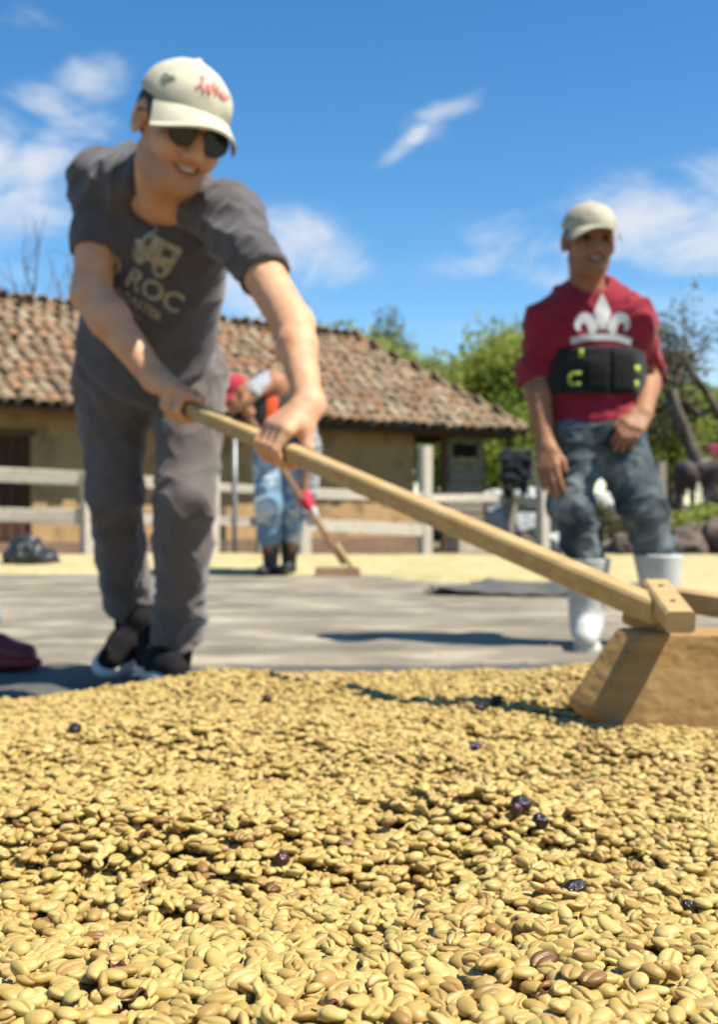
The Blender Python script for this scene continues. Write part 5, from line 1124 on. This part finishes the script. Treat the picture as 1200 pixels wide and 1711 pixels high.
# cattle
m_cow = mat('dark_hide', (.060, .038, .036), .8, (.10, .07, .062), 5, .4, .65); m_cow2 = mat('pale_hide', (.40, .34, .30), .8, (.10, .07, .06), 3, .42, .55)
def cow(u, d, ang, m, label, s=.75):
    b0 = P(u, 855, d); b0[2] = yard_z(b0[0], d) ; c = thing('cow', tuple(b0), label, 'cow', 'cattle grazing beyond the stone wall'); ca, sa_ = math.cos(ang), math.sin(ang); W = lambda x, y, z: b0 + np.array([x*ca - y*sa_, x*sa_ + y*ca, z]) * s
    pr = [rc(W(-.55, 0, 1.0), W(.45, 0, .98), .30, .31, .06), el(W(-.05, 0, .86), np.array((.55, .28, .27)) * s, np.array(Matrix.Rotation(ang, 3, 'Z')), .08), rc(W(.5, 0, 1.08), W(.95, 0, .95), .20, .14, .08), rc(W(.95, 0, .95), W(1.25, 0, .62), .13, .085, .06), rc(W(-.6, 0, 1.12), W(-.72, 0, 1.15), .12, .08, .06), rc(W(-.74, 0, 1.15), W(-.80, 0, .55), .028, .022, .03), el(W(-.8, 0, .48), np.array((.04, .04, .09)) * s, None, .03)]
    for yy in (-.17, .17):
        pr += [rc(W(.42, yy, .8), W(.44, yy, .42), .115, .065, .06), rc(W(.44, yy, .42), W(.43, yy, .05), .06, .05, .03), rc(W(-.5, yy, .85), W(-.42, yy, .55), .15, .085, .06), rc(W(-.42, yy, .55), W(-.56, yy, .40), .08, .06, .03), rc(W(-.56, yy, .40), W(-.54, yy, .05), .058, .05, .03), rc(W(.93, yy * .6, 1.05), W(.90, yy * 1.4, 1.08), .045, .03, .02), rc(W(1.0, yy * .4, 1.08), W(1.03, yy * .9, 1.22), .03, .012, .02)]
    pr2 = [tuple((x * s if i in (3, 4) else x) for i, x in enumerate(p_)) if p_[0] == 'rc' else p_ for p_ in pr]
    sculpt('body', pr2, .02, m, c); return c
cow(1146, 16.6, rad(75), m_cow, 'dark brown cow seen from behind beyond the stone wall', .58); cow(1216, 17.0, rad(150), m_cow2, 'pale backed dark cow cut by the right edge of the picture', .60)

# ================================================================== TREES
m_bark = mat('grey_bark', (.15, .115, .085), .95, (.09, .07, .05), 6, .4, .62, .5, 20); m_bark_p = mat('pale_bark', (.20, .17, .13), .95, (.13, .10, .075), 8, .4, .6, .4, 20)
LEAF = lambda a, b, c: [(0, a), (.5, b), (1, c)]
m_lf_g = ramp_mat('bright_leaf', 'attr', LEAF((.30, .34, .05), (.46, .52, .09), (.60, .64, .17)), .6, 0, 40, 3, (.05, .08, .01), .3); m_lf_o = ramp_mat('olive_leaf', 'attr', LEAF((.10, .10, .045), (.17, .16, .075), (.25, .23, .12)), .7, 0, 40, 3, (.05, .05, .02), .3); m_lf_d = ramp_mat('deep_leaf', 'attr', LEAF((.16, .24, .03), (.32, .42, .06), (.48, .56, .11)), .6, 0, 40, 3, (.03, .05, .01), .3)
for m_ in (m_lf_g, m_lf_o, m_lf_d):                                # thin leaves let light through
    nt_ = m_.node_tree; b = nt_.nodes['Principled BSDF']; tl = nt_.nodes.new('ShaderNodeBsdfTranslucent'); ms = nt_.nodes.new('ShaderNodeMixShader'); ms.inputs[0].default_value = .55
    src = b.inputs['Base Color'].links[0].from_socket; nt_.links.new(src, tl.inputs['Color']); nt_.links.new(b.outputs[0], ms.inputs[1]); nt_.links.new(tl.outputs[0], ms.inputs[2]); nt_.links.new(ms.outputs[0], nt_.nodes['Material Output'].inputs['Surface'])
def branches(mb, p, d, L, r, depth, rs, spread=.6, tips=None, gravity=0.0, nseg=4, kids=(2, 4), shrink=.72):
    pts, rr = [p], [r]; q_ = p.copy(); dd = d.copy()
    for i in range(nseg):
        dd = unit(dd + rs.normal(0, .16, 3) + np.array([0, 0, gravity])); q_ = q_ + dd * L / nseg; pts.append(q_.copy()); rr.append(r * (1 - .42 * (i + 1) / nseg))
    mb.tube(pts, rr, 6 if r > .03 else 4)
    if tips is not None and depth <= 1:
        for k in range(1, nseg + 1): tips.append(pts[k])
    if depth == 0: return
    for k in range(rs.integers(*kids)):
        i = rs.integers(max(1, nseg - 2), nseg + 1); nd = unit(dd + rs.normal(0, spread, 3) + np.array([0, 0, .12])); branches(mb, pts[i], nd, L * rs.uniform(.6, .85), rr[i] * shrink, depth - 1, rs, spread, tips, gravity, nseg, kids, shrink)
def leaves(name, centers, n, size, spread, m, parent, rs):
    C_ = np.array(centers)[rs.integers(0, len(centers), n)] + np.clip(rs.normal(0, .8, (n, 3)), -1.3, 1.3) * spread; a = rs.normal(0, 1, (n, 3)); a /= np.linalg.norm(a, axis=1, keepdims=True); b = np.cross(a, rs.normal(0, 1, (n, 3))); b /= np.linalg.norm(b, axis=1, keepdims=True); s_ = size * rs.uniform(.6, 1.3, (n, 1))
    V = np.stack([C_ - a*s_, C_ + b*s_*.5, C_ + a*s_, C_ - b*s_*.5], 1).reshape(-1, 3); F = np.arange(4*n).reshape(n, 4)
    o = mesh_obj(name, V, F, m, parent, False); cl = vnoise(C_ * .8, 3) * .6 + rs.random(n) * .45
    at = o.data.attributes.new('tint', 'FLOAT', 'POINT'); at.data.foreach_set('value', np.repeat(np.clip(cl, 0, 1), 4).astype(np.float32)); return o
def tree(name, u, v_top, d, label, m_leaf, n, size, seed, wid=1.0, bare=False, depth=3, trunk=.18, spread=.6, base_z=None, lean=(0, 0), leafspread=.35, bark=None, group=None, r0=None, kids=(2, 4)):
    rs = np.random.default_rng(seed); b0 = P(u, 855, d); b0[2] = yard_z(b0[0], d) - .05 if base_z is None else base_z; H = (CV - v_top) * d / FPX + CAMZ - b0[2]
    t = thing(name, tuple(b0), label, 'tree', group); mb = MB(); tips = []
    L = H * .36; branches(mb, b0, unit(np.array([lean[0], lean[1], 1.])), L, r0 or trunk, depth, rs, spread, tips, .05, 4, kids)
    V = np.array(mb.V); k = H * .94 / (V[:, 2].max() - b0[2]); f = lambda X: b0 + (np.asarray(X) - b0) * np.array([k * wid, k * wid, k])
    mb.V = [tuple(x) for x in f(V)]; tips = f(tips); mb.build('trunk', bark or m_bark, t, True)
    if m_leaf is not None: leaves('crown', tips[tips[:, 2] > b0[2] + H * .22], n, size, leafspread * np.array([1, 1, .8]), m_leaf, t, rs)
    return t
GB = 'green trees behind the farmhouse'
tree('leafy_tree', 672, 572, 33, 'yellow green tree rising just right of the roof ridge', m_lf_g, 24000, .10, 11, 1.35, group=GB, leafspread=.75)
tree('leafy_tree', 718, 580, 31, 'rounded yellow green tree between the roof ridge and the sloping roof end', m_lf_g, 24000, .10, 51, 1.35, group=GB, leafspread=.7)
tree('leafy_tree', 765, 582, 34, 'green tree in the middle behind the sloping roof end', m_lf_g, 24000, .10, 12, 1.4, group=GB, leafspread=.75)
tree('leafy_tree', 860, 588, 35, 'tallest green tree left of the man in maroon', m_lf_g, 24000, .10, 13, 1.35, group=GB, leafspread=.75)
tree('leafy_tree', 935, 625, 38, 'green tree hidden mostly behind the man in maroon', m_lf_d, 9000, .12, 14, 1.2, group=GB, leafspread=.5)
tree('leafy_tree', 825, 705, 29, 'low dark green tree seen under the porch roof', m_lf_d, 16000, .09, 15, 1.5, group=GB, leafspread=.6)
tree('leafy_tree', 900, 690, 30, 'low green tree seen beside the right arm of the man in maroon', m_lf_d, 16000, .09, 35, 1.4, group=GB, leafspread=.6)
tree('sparse_tree', 582, 503, 44, 'thin olive tree standing above the roof ridge', m_lf_o, 7000, .09, 16, 1.25, leafspread=.45)
tree('bare_tree', 62, 345, 34, 'leafless pale tree above the roof at the left', None, 0, 0, 17, .8, depth=4, trunk=.46, bark=m_bark_p, spread=.42, kids=(3, 5))
tree('bare_tree', 405, 440, 40, 'leafless tree seen under the left arm of the bending man', m_lf_o, 500, .10, 18, .8, depth=4, trunk=.12, bark=m_bark_p)
tree('gnarled_tree', 1200, 440, 17.8, 'gnarled half bare tree at the right edge of the picture', m_lf_o, 1500, .04, 22, 1.05, depth=4, trunk=.13, lean=(-.03, 0), leafspread=.16, spread=.7)
tree('gnarled_tree', 1262, 520, 19, 'gnarled tree with thick trunk just beyond the right edge', m_lf_o, 1200, .07, 29, 1.1, depth=4, trunk=.17, lean=(-.25, 0), leafspread=.2)
tree('leafy_tree', 1115, 665, 24, 'rounded green tree behind the elbow of the man in maroon', m_lf_d, 16000, .075, 24, 1.15, leafspread=.45)
tree('leafy_tree', 1195, 660, 25, 'green tree behind the cattle at the right edge', m_lf_d, 16000, .075, 25, 1.2, leafspread=.45)
tree('leafy_tree', 1030, 655, 30, 'green tree behind the back of the man in maroon', m_lf_d, 16000, .09, 26, 1.3, leafspread=.6)
def shrub(u, v, d, r, label, m, seed, n=2600, size=.045):
    rs = np.random.default_rng(seed); c = P(u, v, d); b0 = c.copy(); b0[2] = yard_z(c[0], d); t = thing('shrub', tuple(b0), label, 'shrub', 'shrubs around the yard'); mb = MB(); tips = []
    for k in range(6): branches(mb, b0 + np.array([rs.normal(0, r*.2), 0, 0]), unit(np.array([rs.normal(0, .5), rs.normal(0, .5), 1])), max(.2, (c[2] - b0[2]) * .9), .015, 1, rs, .6, tips)
    mb.build('stem', m_bark, t); tips = [c + rs.normal(0, 1, 3) * np.array([r, r, r * .55]) * .6 for _ in range(40)]; leaves('foliage', tips, n, size, r * .18, m, t, rs)
shrub(1122, 886, 14.2, .30, 'yellow green shrub between the man in maroon and the dark cow', m_lf_g, 41); shrub(1178, 890, 13.6, .34, 'low yellow green shrub in front of the cattle', m_lf_g, 42); shrub(1000, 880, 15.5, .40, 'olive shrub between the legs of the man in maroon', m_lf_o, 43); shrub(1235, 880, 14.0, .4, 'green shrub at the right edge below the pale cow', m_lf_d, 44); shrub(1130, 760, 19, .6, 'bright green shrub above the dark cow', m_lf_g, 45); shrub(1195, 770, 21, .6, 'green shrub under the pink blossom', m_lf_d, 46)
bl_ = P(1194, 752, 16.5); t = thing('blossom', tuple(bl_), 'pink blossom at the right edge above the cattle', 'flower'); rs = np.random.default_rng(5)
leaves('petals', [bl_], 160, .045, .05, mat('pink_petal', (.85, .20, .30), .7), t, rs); MB().tube([bl_ + np.array([.05, .1, -.9]), bl_ + np.array([.02, .03, -.3]), bl_], [.012, .009, .006], 6).build('stem', m_bark, t)
